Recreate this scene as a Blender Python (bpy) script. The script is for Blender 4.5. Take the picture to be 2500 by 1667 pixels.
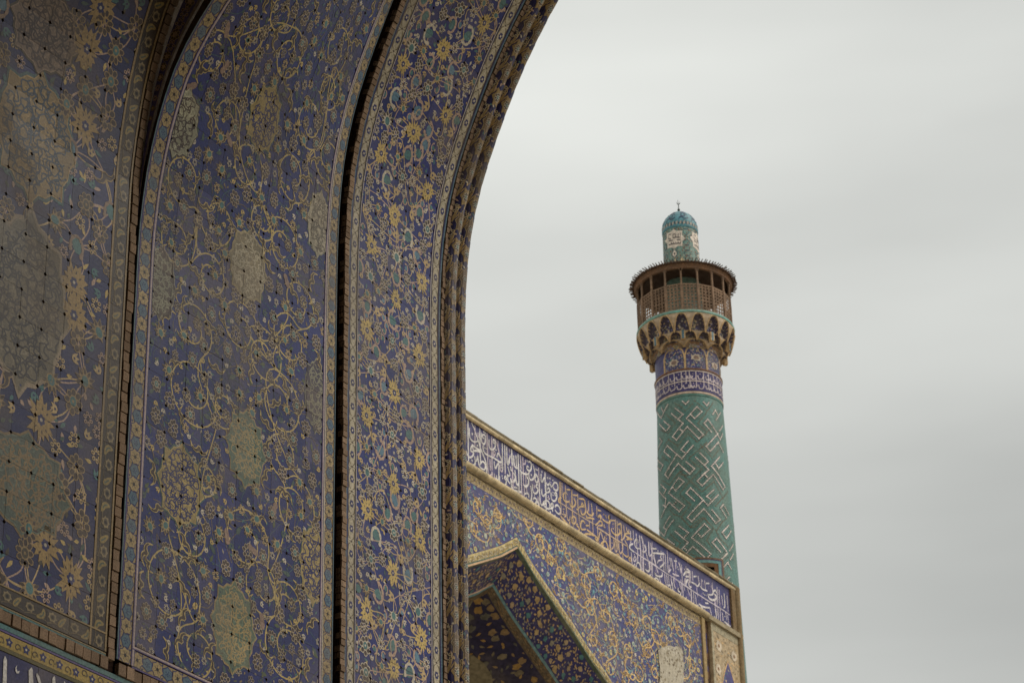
import bpy, math, random, bisect
import numpy as np
from mathutils import Vector, Matrix

scene = bpy.context.scene
for o in list(bpy.data.objects):
    bpy.data.objects.remove(o)
COL = scene.collection

# ------------------------------------------------------------------ camera
# X: right of the near wall, Y: outwards along the near wall, Z: up (metres)
EYE = Vector((0.0, 0.0, 1.6))
FPX = 6738.0                                   # focal length in pixels of a 2500 px wide frame
PITCH, ROLL, HEAD = math.radians(28.4), 0.022, math.radians(33.0)
FW = Vector((-math.sin(HEAD) * math.cos(PITCH), math.cos(HEAD) * math.cos(PITCH), math.sin(PITCH)))
_r0 = Vector((math.cos(HEAD), math.sin(HEAD), 0.0))
_u0 = _r0.cross(FW)
RT = _r0 * math.cos(ROLL) - _u0 * math.sin(ROLL)
UP = _r0 * math.sin(ROLL) + _u0 * math.cos(ROLL)
cam_d = bpy.data.cameras.new("camera")
cam_d.sensor_width = 36.0
cam_d.sensor_fit = 'HORIZONTAL'
cam_d.lens = FPX / 2500.0 * 36.0
cam_d.clip_start, cam_d.clip_end = 0.1, 4000.0
cam_d.dof.use_dof = True
cam_d.dof.focus_distance = 20.0
cam_d.dof.aperture_fstop = 9.0
cam = bpy.data.objects.new("camera", cam_d)
COL.objects.link(cam)
m = Matrix((RT, UP, -FW)).transposed().to_4x4()
m.translation = EYE
cam.matrix_world = m
scene.camera = cam

def ray(px, py):
    return (FW * FPX + RT * (px - 1250.0) + UP * (833.5 - py)).normalized()

def project(p):
    d = Vector(p) - EYE
    z = d.dot(FW)
    if z < 0.1:
        return (-9999.0, -9999.0)
    return (1250.0 + FPX * d.dot(RT) / z, 833.5 - FPX * d.dot(UP) / z)

# ------------------------------------------------------------------ sky and sun (overcast)
SUN_EL, SUN_AZ = math.radians(50), math.radians(65)   # azimuth clockwise from +Y
world = bpy.data.worlds.new("World")
scene.world = world
world.use_nodes = True
nt = world.node_tree
nt.nodes.clear()
out = nt.nodes.new("ShaderNodeOutputWorld")
bg = nt.nodes.new("ShaderNodeBackground")
sky = nt.nodes.new("ShaderNodeTexSky")
sky.sky_type = 'NISHITA'
sky.sun_disc = False
sky.sun_elevation = SUN_EL
sky.sun_rotation = SUN_AZ
sky.dust_density = 4.0
bg.inputs[1].default_value = 0.1
tc = nt.nodes.new("ShaderNodeTexCoord")
sep = nt.nodes.new("ShaderNodeSeparateXYZ")
nt.links.new(tc.outputs['Generated'], sep.inputs[0])
# overcast luminance rises towards the zenith: (1 + 2 sin el) / 3
grad = nt.nodes.new("ShaderNodeMapRange")
grad.inputs[1].default_value, grad.inputs[2].default_value = 0.0, 1.0
grad.inputs[3].default_value, grad.inputs[4].default_value = 2.75, 10.2
nt.links.new(sep.outputs[2], grad.inputs[0])
mp = nt.nodes.new("ShaderNodeMapping")
mp.inputs['Rotation'].default_value = (0.0, 0.0, -HEAD)
mp.inputs['Location'].default_value = (11.0, 5.0, 3.0)
mp.inputs['Scale'].default_value = (1.0, 1.0, 4.2)
nt.links.new(tc.outputs['Generated'], mp.inputs[0])
nz = nt.nodes.new("ShaderNodeTexNoise")
nz.inputs['Scale'].default_value = 2.3
nz.inputs['Detail'].default_value = 4.0
nz.inputs['Roughness'].default_value = 0.45
nt.links.new(mp.outputs[0], nz.inputs['Vector'])
cl = nt.nodes.new("ShaderNodeMapRange")
cl.inputs[1].default_value, cl.inputs[2].default_value = 0.3, 0.7
cl.inputs[3].default_value, cl.inputs[4].default_value = 0.73, 1.10
nt.links.new(nz.outputs[0], cl.inputs[0])
mul = nt.nodes.new("ShaderNodeMath")
mul.operation = 'MULTIPLY'
nt.links.new(grad.outputs[0], mul.inputs[0])
nt.links.new(cl.outputs[0], mul.inputs[1])
tint = nt.nodes.new("ShaderNodeMix")
tint.data_type = 'RGBA'
tint.blend_type = 'MULTIPLY'
tint.inputs[0].default_value = 1.0
tint.inputs[6].default_value = (0.985, 1.0, 0.945, 1)
nt.links.new(mul.outputs[0], tint.inputs[7])
mix = nt.nodes.new("ShaderNodeMix")
mix.data_type = 'RGBA'
mix.inputs[0].default_value = 0.93            # cloud cover over the clear-sky model
nt.links.new(sky.outputs[0], mix.inputs[6])
nt.links.new(tint.outputs[2], mix.inputs[7])
nt.links.new(mix.outputs[2], bg.inputs[0])
nt.links.new(bg.outputs[0], out.inputs[0])

sun_d = bpy.data.lights.new("sun", 'SUN')
sun_d.energy = 1.5
sun_d.angle = math.radians(45)
sun_d.color = (1.0, 0.95, 0.88)
sun = bpy.data.objects.new("sun", sun_d)
COL.objects.link(sun)
sdir = Vector((math.sin(SUN_AZ) * math.cos(SUN_EL), math.cos(SUN_AZ) * math.cos(SUN_EL), math.sin(SUN_EL)))
sun.rotation_euler = sdir.to_track_quat('Z', 'Y').to_euler()
sun.location = (40, 0, 60)

vs = scene.view_settings
vs.view_transform = 'Standard'
vs.look = 'None'
vs.exposure = 0.28
vs.gamma = 1.0
vs.use_curve_mapping = False

# ------------------------------------------------------------------ helpers
rng = random.Random(7)
def lin(r, g, b):
    f = lambda c: (c / 255.0 / 12.92) if c / 255.0 < 0.04045 else ((c / 255.0 + 0.055) / 1.055) ** 2.4
    return (f(r), f(g), f(b))

# glaze and clay colours (real surface colours)
BLUE = lin(34, 44, 112)
DEEP = lin(36, 40, 98)
MUST = lin(204, 176, 106)
OCHRE = lin(200, 172, 122)
CREAM = lin(206, 194, 172)
WHITE = lin(228, 222, 216)
PINK = lin(190, 160, 140)
TEAL = lin(78, 120, 120)
SKYB = lin(96, 132, 152)
LEAF = lin(74, 92, 84)
BROWN = lin(74, 58, 50)
DARK = lin(38, 28, 26)
OLIVE = lin(84, 74, 56)
TURQ = lin(88, 150, 138)
GREY = lin(150, 146, 122)
BUFF = lin(186, 158, 124)
VIOLET = lin(92, 78, 132)

class MB:
    def __init__(self):
        self.v, self.f, self.c = [], [], []
    def poly(self, pts, col=(0.5, 0.5, 0.5)):
        n = len(self.v)
        self.v.extend([tuple(p) for p in pts])
        self.f.append(tuple(range(n, n + len(pts))))
        self.c.append(col)
    def mesh_faces(self, vs_, fs_, col=(0.5, 0.5, 0.5)):
        n = len(self.v)
        self.v.extend([tuple(p) for p in vs_])
        for f in fs_:
            self.f.append(tuple(i + n for i in f))
            self.c.append(col)
    def box(self, o, a, b, c, col=(0.5, 0.5, 0.5)):
        o, a, b, c = Vector(o), Vector(a), Vector(b), Vector(c)
        p = [o, o + a, o + a + b, o + b, o + c, o + a + c, o + a + b + c, o + b + c]
        self.mesh_faces(p, [(0, 3, 2, 1), (4, 5, 6, 7), (0, 1, 5, 4), (1, 2, 6, 5), (2, 3, 7, 6), (3, 0, 4, 7)], col)
    def tube(self, pts, rad, n=8, col=(0.5, 0.5, 0.5), caps=True):
        pts = [Vector(p) for p in pts]
        rings = []
        for i, p in enumerate(pts):
            t = (pts[min(i + 1, len(pts) - 1)] - pts[max(i - 1, 0)]).normalized()
            a = t.cross(Vector((0, 0, 1)))
            if a.length < 1e-3:
                a = t.cross(Vector((1, 0, 0)))
            a.normalize()
            b = t.cross(a)
            r = rad[i] if isinstance(rad, (list, tuple)) else rad
            rings.append([p + (a * math.cos(2 * math.pi * k / n) + b * math.sin(2 * math.pi * k / n)) * r for k in range(n)])
        vs_, fs_ = [q for rg in rings for q in rg], []
        for i in range(len(rings) - 1):
            for k in range(n):
                k2 = (k + 1) % n
                fs_.append((i * n + k, i * n + k2, (i + 1) * n + k2, (i + 1) * n + k))
        if caps:
            fs_.append(tuple(range(n - 1, -1, -1)))
            fs_.append(tuple((len(rings) - 1) * n + k for k in range(n)))
        self.mesh_faces(vs_, fs_, col)
    def lathe(self, c, prof, n=48, col=(0.5, 0.5, 0.5)):
        """surface of revolution about the vertical axis through c; prof = [(r, z)]"""
        for i in range(len(prof) - 1):
            (r0, z0), (r1, z1) = prof[i], prof[i + 1]
            for k in range(n):
                a, b = 2 * math.pi * k / n, 2 * math.pi * (k + 1) / n
                ps = [(c[0] + r0 * math.cos(a), c[1] + r0 * math.sin(a), z0), (c[0] + r0 * math.cos(b), c[1] + r0 * math.sin(b), z0),
                      (c[0] + r1 * math.cos(b), c[1] + r1 * math.sin(b), z1), (c[0] + r1 * math.cos(a), c[1] + r1 * math.sin(a), z1)]
                if r0 < 1e-5:
                    ps = ps[1:]
                elif r1 < 1e-5:
                    ps = ps[:3]
                self.poly(ps, col)
    def build(self, name, mat, parent=None, kind=None, smooth=False, weld=False):
        me = bpy.data.meshes.new(name)
        me.from_pydata(self.v, [], self.f)
        if self.f:
            at = me.color_attributes.new("Col", 'FLOAT_COLOR', 'CORNER')
            buf = []
            for f, c in zip(self.f, self.c):
                buf.extend((c[0], c[1], c[2], 1.0) * len(f))
            at.data.foreach_set("color", buf)
        if weld:
            import bmesh
            bm = bmesh.new()
            bm.from_mesh(me)
            bmesh.ops.remove_doubles(bm, verts=bm.verts, dist=1e-4)
            bm.to_mesh(me)
            bm.free()
        if smooth:
            me.polygons.foreach_set("use_smooth", [True] * len(me.polygons))
        me.materials.append(mat)
        o = bpy.data.objects.new(name, me)
        COL.objects.link(o)
        if parent is not None:
            adopt(o, parent)
        if kind:
            o["kind"] = kind
        return o

def adopt(o, parent):
    o.parent = parent
    o.matrix_parent_inverse = Matrix.Translation(-BASE[parent.name]) if parent.name in BASE else Matrix.Identity(4)

BASE = {}
def thing(name, label, cat, loc, group=None):
    o = bpy.data.objects.new(name, None)
    o.empty_display_size = 0.3
    COL.objects.link(o)
    o.location = loc
    BASE[o.name] = Vector(loc)
    o["label"], o["category"] = label, cat
    if group:
        o["group"] = group
    return o

# ------------------------------------------------------------------ materials
def glaze(name, rough=0.42, dust=0.45, dust_col=(0.13, 0.095, 0.068), scale=1.1, bump=0.25, vary=0.25, fine=60.0, spec=0.35, lo=0.46, hi=0.64):
    mt = bpy.data.materials.new(name)
    mt.use_nodes = True
    n, l = mt.node_tree.nodes, mt.node_tree.links
    b = n["Principled BSDF"]
    at = n.new("ShaderNodeAttribute"); at.attribute_name = "Col"
    geo = n.new("ShaderNodeNewGeometry")
    oi = n.new("ShaderNodeObjectInfo")
    # worn, washed-out patches of old repairs and dust
    n1 = n.new("ShaderNodeTexNoise"); n1.inputs['Scale'].default_value = scale; n1.inputs['Detail'].default_value = 7; n1.inputs['Roughness'].default_value = 0.62
    l.new(geo.outputs['Position'], n1.inputs['Vector'])
    add = n.new("ShaderNodeMath"); add.operation = 'MULTIPLY_ADD'
    l.new(oi.outputs['Random'], add.inputs[0]); add.inputs[1].default_value = 0.13
    l.new(n1.outputs[0], add.inputs[2])
    r1 = n.new("ShaderNodeMapRange"); r1.inputs[1].default_value = lo + 0.06; r1.inputs[2].default_value = hi + 0.06
    r1.inputs[3].default_value = 0.04; r1.inputs[4].default_value = dust
    l.new(add.outputs[0], r1.inputs[0])
    mx = n.new("ShaderNodeMix"); mx.data_type = 'RGBA'
    l.new(r1.outputs[0], mx.inputs[0]); l.new(at.outputs['Color'], mx.inputs[6]); mx.inputs[7].default_value = (*dust_col, 1)
    # fine mottling of the glaze and tile-to-tile firing differences
    n2 = n.new("ShaderNodeTexNoise"); n2.inputs['Scale'].default_value = fine; n2.inputs['Detail'].default_value = 4
    l.new(geo.outputs['Position'], n2.inputs['Vector'])
    r2 = n.new("ShaderNodeMapRange"); r2.inputs[1].default_value = 0.3; r2.inputs[2].default_value = 0.7
    r2.inputs[3].default_value = 1 - vary; r2.inputs[4].default_value = 1 + vary
    l.new(n2.outputs[0], r2.inputs[0])
    r3 = n.new("ShaderNodeMapRange"); r3.inputs[3].default_value = 0.86; r3.inputs[4].default_value = 1.14
    l.new(oi.outputs['Random'], r3.inputs[0])
    mm = n.new("ShaderNodeMath"); mm.operation = 'MULTIPLY'
    l.new(r2.outputs[0], mm.inputs[0]); l.new(r3.outputs[0], mm.inputs[1])
    vm = n.new("ShaderNodeVectorMath"); vm.operation = 'SCALE'
    l.new(mx.outputs[2], vm.inputs[0]); l.new(mm.outputs[0], vm.inputs['Scale'])
    l.new(vm.outputs[0], b.inputs['Base Color'])
    ra = n.new("ShaderNodeMapRange"); ra.inputs[3].default_value = rough - 0.08; ra.inputs[4].default_value = rough + 0.3
    l.new(r1.outputs[0], ra.inputs[0]); l.new(ra.outputs[0], b.inputs['Roughness'])
    b.inputs['Specular IOR Level'].default_value = spec
    bp = n.new("ShaderNodeBump"); bp.inputs['Strength'].default_value = bump; bp.inputs['Distance'].default_value = 0.004
    l.new(n2.outputs[0], bp.inputs['Height']); l.new(bp.outputs[0], b.inputs['Normal'])
    return mt

M_TILE = glaze("painted_tile_glaze", rough=.34, dust_col=(0.155, 0.118, 0.08), dust=0.56, scale=1.5, lo=.45, hi=.68, vary=.28, spec=.28)
M_FAR = glaze("far_tile_glaze", rough=0.5, dust=0.28, dust_col=(0.28, 0.22, 0.14), scale=0.8, fine=9.0, vary=0.3, spec=0.25)
M_BRICK = glaze("fired_brick", rough=0.85, dust=0.5, dust_col=(0.20, 0.15, 0.11), scale=9.0, bump=0.6, vary=0.3, fine=110.0, spec=0.1)
M_STONE = glaze("carved_stucco", rough=0.85, dust=0.55, dust_col=(0.27, 0.22, 0.145), scale=2.5, bump=0.5, vary=0.22, fine=14.0, spec=0.1)
M_MORTAR = glaze("dark_mortar", rough=0.95, dust=0.4, dust_col=(0.06, 0.04, 0.03), scale=5.0, bump=0.8, vary=0.4, fine=40.0, spec=0.05)
M_WOOD = glaze("weathered_wood", rough=0.8, dust=0.5, dust_col=(0.12, 0.09, 0.07), scale=3.0, bump=0.5, vary=0.35, fine=25.0, spec=0.15)
M_METAL = glaze("dark_bronze", rough=0.5, dust=0.3, dust_col=(0.05, 0.05, 0.04), scale=3.0, vary=0.2, spec=0.4)
M_GROUND = glaze("courtyard_paving", rough=0.85, dust=0.5, dust_col=(0.30, 0.27, 0.23), scale=0.4, bump=0.2, vary=0.12, fine=2.0, spec=0.2)

# ------------------------------------------------------------------ painted ornament as thin glaze pieces
def smooth(pts, n=5, closed=False):
    pts = [np.array(p, float) for p in pts]
    if len(pts) < 3:
        return pts
    outp, N = [], len(pts)
    for i in range(N if closed else N - 1):
        p1, p2 = pts[i], pts[(i + 1) % N]
        p0 = pts[(i - 1) % N] if (closed or i > 0) else p1
        p3 = pts[(i + 2) % N] if (closed or i + 2 < N) else p2
        for k in range(n):
            t = k / n
            outp.append(0.5 * (2 * p1 + (p2 - p0) * t + (2 * p0 - 5 * p1 + 4 * p2 - p3) * t * t + (3 * p1 - p0 - 3 * p2 + p3) * t ** 3))
    if not closed:
        outp.append(pts[-1])
    return outp

class Deco:
    """ornament drawn in the (u, v) plane of a surface; every stroke lies a hair above the one before"""
    def __init__(self, lh=0.00028, jh=6e-6):
        self.items, self.n, self.lh, self.jh, self.h = [], 0, lh, jh, 0
    def new(self, layer):
        self.n += 1
        self.h = layer * self.lh + (self.n % 40) * self.jh
    def p(self, poly, col):
        self.items.append((self.h, col, [(float(a), float(b)) for a, b in poly]))
    def ribbon(self, pts, w, col, layer, taper=False):
        self.new(layer)
        pts = [np.array(q, float) for q in pts]
        N = len(pts)
        if N < 2:
            return
        L, R = [], []
        for i in range(N):
            t = pts[min(i + 1, N - 1)] - pts[max(i - 1, 0)]
            d = math.hypot(*t) or 1.0
            nrm = np.array((-t[1], t[0])) / d
            ww = w[i] if isinstance(w, (list, tuple, np.ndarray)) else w
            if taper:
                ww = ww * (0.35 + 0.65 * math.sin(math.pi * min(1, max(0, (i + 0.4) / (N - 0.2)))))
            L.append(pts[i] + nrm * ww / 2)
            R.append(pts[i] - nrm * ww / 2)
        for i in range(N - 1):
            self.p([R[i], R[i + 1], L[i + 1], L[i]], col)
    def disc(self, c, r, col, layer, n=8, ry=None, rot=0.0):
        self.new(layer)
        ry = r if ry is None else ry
        cs, sn = math.cos(rot), math.sin(rot)
        self.p([(c[0] + r * math.cos(a) * cs - ry * math.sin(a) * sn, c[1] + r * math.cos(a) * sn + ry * math.sin(a) * cs)
                for a in [2 * math.pi * k / n for k in range(n)]], col)
    def star(self, c, rads, col, layer, ex=1.0, ey=1.0, rot=0.0):
        self.new(layer)
        n = len(rads)
        q = [(c[0] + ex * r * math.cos(2 * math.pi * k / n + rot), c[1] + ey * r * math.sin(2 * math.pi * k / n + rot)) for k, r in enumerate(rads)]
        for k in range(n):
            self.p([c, q[k], q[(k + 1) % n]], col)
        return q
    def leaf(self, p, ang, ln, w, col, layer):
        self.new(layer)
        cs, sn = math.cos(ang), math.sin(ang)
        q = [(0, 0), (0.3, -0.5), (0.6, -0.42), (1, 0), (0.6, 0.42), (0.3, 0.5)]
        self.p([(p[0] + (x * ln) * cs - (y * w) * sn, p[1] + (x * ln) * sn + (y * w) * cs) for x, y in q], col)
    # --- motifs
    def sunflower(self, c, r, rot=None, col=MUST, core=DEEP):
        rot = rng.uniform(0, 6.28) if rot is None else rot
        n = 15
        rads = []
        for k in range(n):
            a = rng.uniform(0.78, 1.16)
            rads += [r * a, r * a * rng.uniform(0.58, 0.78)]
        self.star(c, rads, col, 5, 1.0, 1.22, rot)
        for k in range(8):
            a = rot + 2 * math.pi * k / 8 + rng.uniform(-.15, .15)
            self.leaf((c[0] + math.cos(a) * r * .42, c[1] + math.sin(a) * r * .5), a, r * .24, r * .1, BROWN, 6)
        for k in range(6):
            a = rot + 2 * math.pi * k / 6
            self.disc((c[0] + math.cos(a) * r * .17, c[1] + math.sin(a) * r * .2), r * .115, core, 6, 6)
        self.disc(c, r * .1, CREAM, 7, 6)
    def rosette(self, c, r, n=8, out=CREAM, pet=BROWN, core=None, ey=1.2):
        rot, j = rng.uniform(0, 1), [rng.uniform(.86, 1.12) for _ in range(n)]
        ex = rng.uniform(.85, 1.0)
        for lay_, k_, col in ((5, .37, out), (6, .27, pet)):
            for k in range(n):
                a = rot + 2 * math.pi * k / n
                q = (c[0] + math.cos(a) * r * .62 * j[k] * ex, c[1] + math.sin(a) * r * .62 * ey * j[k])
                self.disc(q, r * k_, col, lay_, 7, r * k_ * .80 * min(1.2, 8 / n), a)
        if core is not None:
            self.disc(c, r * .42, out, 7, 9, r * .42 * ey)
            self.disc(c, r * .33, core, 8, 9, r * .33 * ey)
        self.disc(c, r * .13, out, 9, 6)
    def palmette(self, c, r, ang, out=CREAM, core=TEAL):
        """lobed fan blossom round a glazed heart"""
        n = 7
        for k in range(n):
            a = ang + (k - (n - 1) / 2) * .62
            rr = r * (1.0 - .05 * abs(k - 3))
            self.leaf(c, a, rr * 1.15, r * .46, out, 5)
        for k in range(n):
            a = ang + (k - (n - 1) / 2) * .62
            self.leaf((c[0] + math.cos(a) * r * .42, c[1] + math.sin(a) * r * .42), a, r * .55, r * .24, BROWN, 6)
        self.disc(c, r * .50, out, 7, 9, r * .44, ang)
        self.disc(c, r * .40, core, 8, 9, r * .33, ang)
        self.leaf(c, ang + 3.14, r * .8, r * .22, out, 5)
    def bud(self, c, r, col=CREAM, ang=None):
        ang = rng.uniform(0, 6.28) if ang is None else ang
        for d in (-.55, 0, .55):
            self.leaf(c, ang + d, r * 1.5, r * .62, col, 4)
        self.disc((c[0] + math.cos(ang) * r * .5, c[1] + math.sin(ang) * r * .5), r * .2, DEEP, 6, 5)
    def floret(self, c, r, col=CREAM, core=BROWN, n=6):
        rot = rng.uniform(0, 1)
        for k in range(n):
            a = rot + 2 * math.pi * k / n
            self.disc((c[0] + math.cos(a) * r * .62, c[1] + math.sin(a) * r * .7), r * .36, col, 4, 6, r * .3, a)
        for k in range(n):
            a = rot + 2 * math.pi * k / n
            self.disc((c[0] + math.cos(a) * r * .66, c[1] + math.sin(a) * r * .74), r * .19, core, 5, 5, r * .14, a)
        self.disc(c, r * .22, core, 5, 5)
    def cloud(self, c, r, col=PINK):
        a0, sg = rng.uniform(0, 6.28), rng.choice((-1, 1))
        pts = []
        for k in range(9):
            t = k / 8
            a = a0 + sg * t * 4.4
            rr = r * (0.95 - 0.25 * math.sin(t * 3.14))
            pts.append((c[0] + rr * math.cos(a) * .8, c[1] + rr * math.sin(a) * 1.1))
        pts = smooth(pts, 3)
        w = [r * .34 * (0.55 + 0.45 * abs(math.sin(i * 0.75))) for i in range(len(pts))]
        self.ribbon(pts, w, col, 4)
        self.disc(c, r * .5, TEAL if rng.random() < .6 else SKYB, 2, 8, r * .7, a0)
        for e in (pts[0], pts[-1]):
            self.disc(e, r * .24, col, 4, 6)
    def arab(self, p, ang, s, col=MUST, core=BROWN):
        """split arabesque leaf: two horns off a stem"""
        for sg in (-1, 1):
            q = []
            for k in range(7):
                t = k / 6
                a = ang + sg * (0.15 + 1.5 * t * t)
                q.append((p[0] + s * t * math.cos(a) * .95, p[1] + s * t * math.sin(a) * .95))
            q = smooth(q, 2)
            N = len(q)
            w = [s * .36 * math.sin(math.pi * min(1, (i + .6) / N) ** .62) * (1 + .10 * math.sin(i * 2.1)) + .004 for i in range(N)]
            self.ribbon(q, w, col, 4)
            self.ribbon(q[1:-2], [x * .55 for x in w[1:-2]], core, 6)
    def scroll(self, c, r, a0, sg, turns, w, col=MUST, layer=3, shrink=.42):
        N = int(22 * turns) + 4
        pts = []
        for k in range(N + 1):
            t = k / N
            a = a0 + sg * t * 2 * math.pi * turns
            rr = r * (1 - shrink * t ** 1.3)
            pts.append((c[0] + rr * math.cos(a), c[1] + rr * math.sin(a)))
        self.ribbon(pts, w, col, layer)
        for k in range(3, N, 4):
            x, y = pts[k]
            a = a0 + sg * (k / N) * 2 * math.pi * turns + rng.choice((0, math.pi))
            self.leaf((x, y), a + sg * .7, w * 2.6, w * 1.5, col, layer)
        return pts
    def net(self, c, rx, ry, col, w, step, layer):
        """curly cell net inside a medallion"""
        g = {}
        ny = int(ry / (step * .86)) + 1
        nx = int(rx / step) + 1
        for j in range(-ny, ny + 1):
            for i in range(-nx, nx + 1):
                x = (i + (j % 2) * .5) * step + rng.uniform(-.25, .25) * step
                y = j * step * .86 + rng.uniform(-.25, .25) * step
                if (x / rx) ** 2 + (y / ry) ** 2 < .92:
                    g[(i, j)] = (c[0] + x, c[1] + y)
        for (i, j), p0 in g.items():
            for d in ((1, 0), (j % 2, 1), (j % 2 - 1, 1)):
                q = g.get((i + d[0], j + d[1]))
                if q and rng.random() < .72:
                    mx_, my_ = (p0[0] + q[0]) / 2, (p0[1] + q[1]) / 2
                    dx, dy = q[0] - p0[0], q[1] - p0[1]
                    k = rng.choice((-.45, .45))
                    self.ribbon(smooth([p0, (mx_ - dy * k, my_ + dx * k), q], 3), w, col, layer)
    def medallion(self, c, rx, ry, fill, line, edge, step=.036, w=.007):
        n = 32
        rads = [1.0 + .07 * math.cos(k * math.pi / 2) + .05 * math.cos(k * math.pi) + rng.uniform(-.02, .02) for k in range(n)]
        q = self.star(c, [x * 1.06 for x in rads], edge, 4, rx, ry)
        self.star(c, rads, fill, 5, rx, ry)
        pale = tuple(min(.75, x * 1.55) for x in fill)
        self.net(c, rx * .94, ry * .94, pale, w * .7, step * 1.25, 6)
        self.net(c, rx * .98, ry * .98, line, w, step, 7)
        self.ribbon([(c[0] + (x - c[0]) * .93, c[1] + (y - c[1]) * .93) for x, y in q + q[:1]], w * .8, pale, 8)
        for k in range(6):                      # small blossoms inside
            a, rr = rng.uniform(0, 6.28), rng.uniform(.15, .7)
            self.floret((c[0] + rx * rr * math.cos(a), c[1] + ry * rr * math.sin(a)), rx * .12, pale, line, 6)

def clip(poly, planes):
    for a, b, c in planes:
        res, N = [], len(poly)
        if not N:
            return res
        d = [a * x + b * y - c for x, y in poly]
        for i in range(N):
            j = (i + 1) % N
            if d[i] <= 0:
                res.append(poly[i])
            if (d[i] < 0 < d[j]) or (d[j] < 0 < d[i]):
                t = d[i] / (d[i] - d[j])
                res.append((poly[i][0] + (poly[j][0] - poly[i][0]) * t, poly[i][1] + (poly[j][1] - poly[i][1]) * t))
        poly = res
    return poly

def cells(S, ub, vb, D, ground, gap=0.0015, cham=0.0, thick=0.012, tilt=0.0, vary=0.0, skip=None, side=lin(112, 94, 80)):
    """cut a surface S(u, v, h) into flat cells; yield (i, j, MB) holding each cell with its share of the ornament"""
    nu, nv = len(ub) - 1, len(vb) - 1
    bins = {}
    for it in (D.items if D else []):
        us = [q[0] for q in it[2]]; vs_ = [q[1] for q in it[2]]
        u0, u1, v0, v1 = min(us), max(us), min(vs_), max(vs_)
        if u1 < ub[0] or u0 > ub[-1] or v1 < vb[0] or v0 > vb[-1]:
            continue
        i0, i1 = max(0, bisect.bisect_right(ub, u0) - 1), min(nu - 1, bisect.bisect_right(ub, u1) - 1)
        j0, j1 = max(0, bisect.bisect_right(vb, v0) - 1), min(nv - 1, bisect.bisect_right(vb, v1) - 1)
        for i in range(i0, i1 + 1):
            for j in range(j0, j1 + 1):
                bins.setdefault((i, j), []).append((it, u0, u1, v0, v1))
    for i in range(nu):
        for j in range(nv):
            if skip and skip(i, j):
                continue
            a0, a1, b0, b1 = ub[i] + gap, ub[i + 1] - gap, vb[j] + gap, vb[j + 1] - gap
            P = [np.array(S(u, v, 0.0), float) for u, v in ((ub[i], vb[j]), (ub[i + 1], vb[j]), (ub[i + 1], vb[j + 1]), (ub[i], vb[j + 1]))]
            nrm = np.cross(P[1] - P[3], P[2] - P[0])
            nrm = nrm / (np.linalg.norm(nrm) or 1)
            ref = np.array(S((a0 + a1) / 2, (b0 + b1) / 2, 0.05)) - np.array(S((a0 + a1) / 2, (b0 + b1) / 2, 0.0))
            if np.dot(nrm, ref) < 0:
                nrm = -nrm
            dz = rng.uniform(-tilt, tilt)
            tx, ty = rng.uniform(-tilt, tilt), rng.uniform(-tilt, tilt)
            du, dv = ub[i + 1] - ub[i], vb[j + 1] - vb[j]
            def X(u, v, h):
                s, t = (u - ub[i]) / du, (v - vb[j]) / dv
                q = P[0] * (1 - s) * (1 - t) + P[1] * s * (1 - t) + P[2] * s * t + P[3] * (1 - s) * t
                return q + nrm * (h + dz + tx * (s - .5) + ty * (t - .5))
            if cham:
                k = cham
                pl = [(a0 + k, b0), (a1 - k, b0), (a1 - k * .3, b0 + k * .3), (a1, b0 + k), (a1, b1 - k), (a1 - k * .3, b1 - k * .3), (a1 - k, b1), (a0 + k, b1),
                      (a0 + k * .3, b1 - k * .3), (a0, b1 - k), (a0, b0 + k), (a0 + k * .3, b0 + k * .3)]
                s2 = math.sqrt(.5)
                c_ = k * 0.78
                pl = [(a0 + c_, b0), (a1 - c_, b0), (a1, b0 + c_), (a1, b1 - c_), (a1 - c_, b1), (a0 + c_, b1), (a0, b1 - c_), (a0, b0 + c_)]
                planes = [(-1, 0, -a0), (1, 0, a1), (0, -1, -b0), (0, 1, b1),
                          (-1, -1, -(a0 + b0 + c_)), (1, -1, a1 - b0 - c_), (1, 1, a1 + b1 - c_), (-1, 1, b1 - a0 - c_)]
            else:
                pl = [(a0, b0), (a1, b0), (a1, b1), (a0, b1)]
                planes = [(-1, 0, -a0), (1, 0, a1), (0, -1, -b0), (0, 1, b1)]
            mb = MB()
            g = ground(i, j) if callable(ground) else ground
            if vary:
                f_ = rng.uniform(1 - vary, 1 + vary)
                g = tuple(x * f_ for x in g)
            front = [X(u, v, 0.0) for u, v in pl]
            mb.poly(front, g)
            if thick and gap:                   # grout struck a little below the face
                e = gap + .0004
                if cham:
                    c2 = cham * .78 + gap
                    A0, A1, B0, B1 = ub[i], ub[i + 1], vb[j], vb[j + 1]
                    gp = [(A0 + c2, B0), (A1 - c2, B0), (A1, B0 + c2), (A1, B1 - c2), (A1 - c2, B1), (A0 + c2, B1), (A0, B1 - c2), (A0, B0 + c2)]
                else:
                    gp = [(ub[i], vb[j]), (ub[i + 1], vb[j]), (ub[i + 1], vb[j + 1]), (ub[i], vb[j + 1])]
                mb.poly([X(u, v, -.0012) for u, v in gp], side)
            if thick:
                back = [X(u, v, -thick) for u, v in pl]
                for k in range(len(pl)):
                    k2 = (k + 1) % len(pl)
                    mb.poly([front[k], back[k], back[k2], front[k2]], side)
            for it, u0, u1, v0, v1 in bins.get((i, j), []):
                h, col, q = it
                if not (u0 >= a0 + cham and u1 <= a1 - cham and v0 >= b0 + cham and v1 <= b1 - cham):
                    q = clip(q, planes)
                    if len(q) < 3:
                        continue
                mb.poly([X(u, v, h + 0.0003) for u, v in q], col)
            yield i, j, mb

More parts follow.
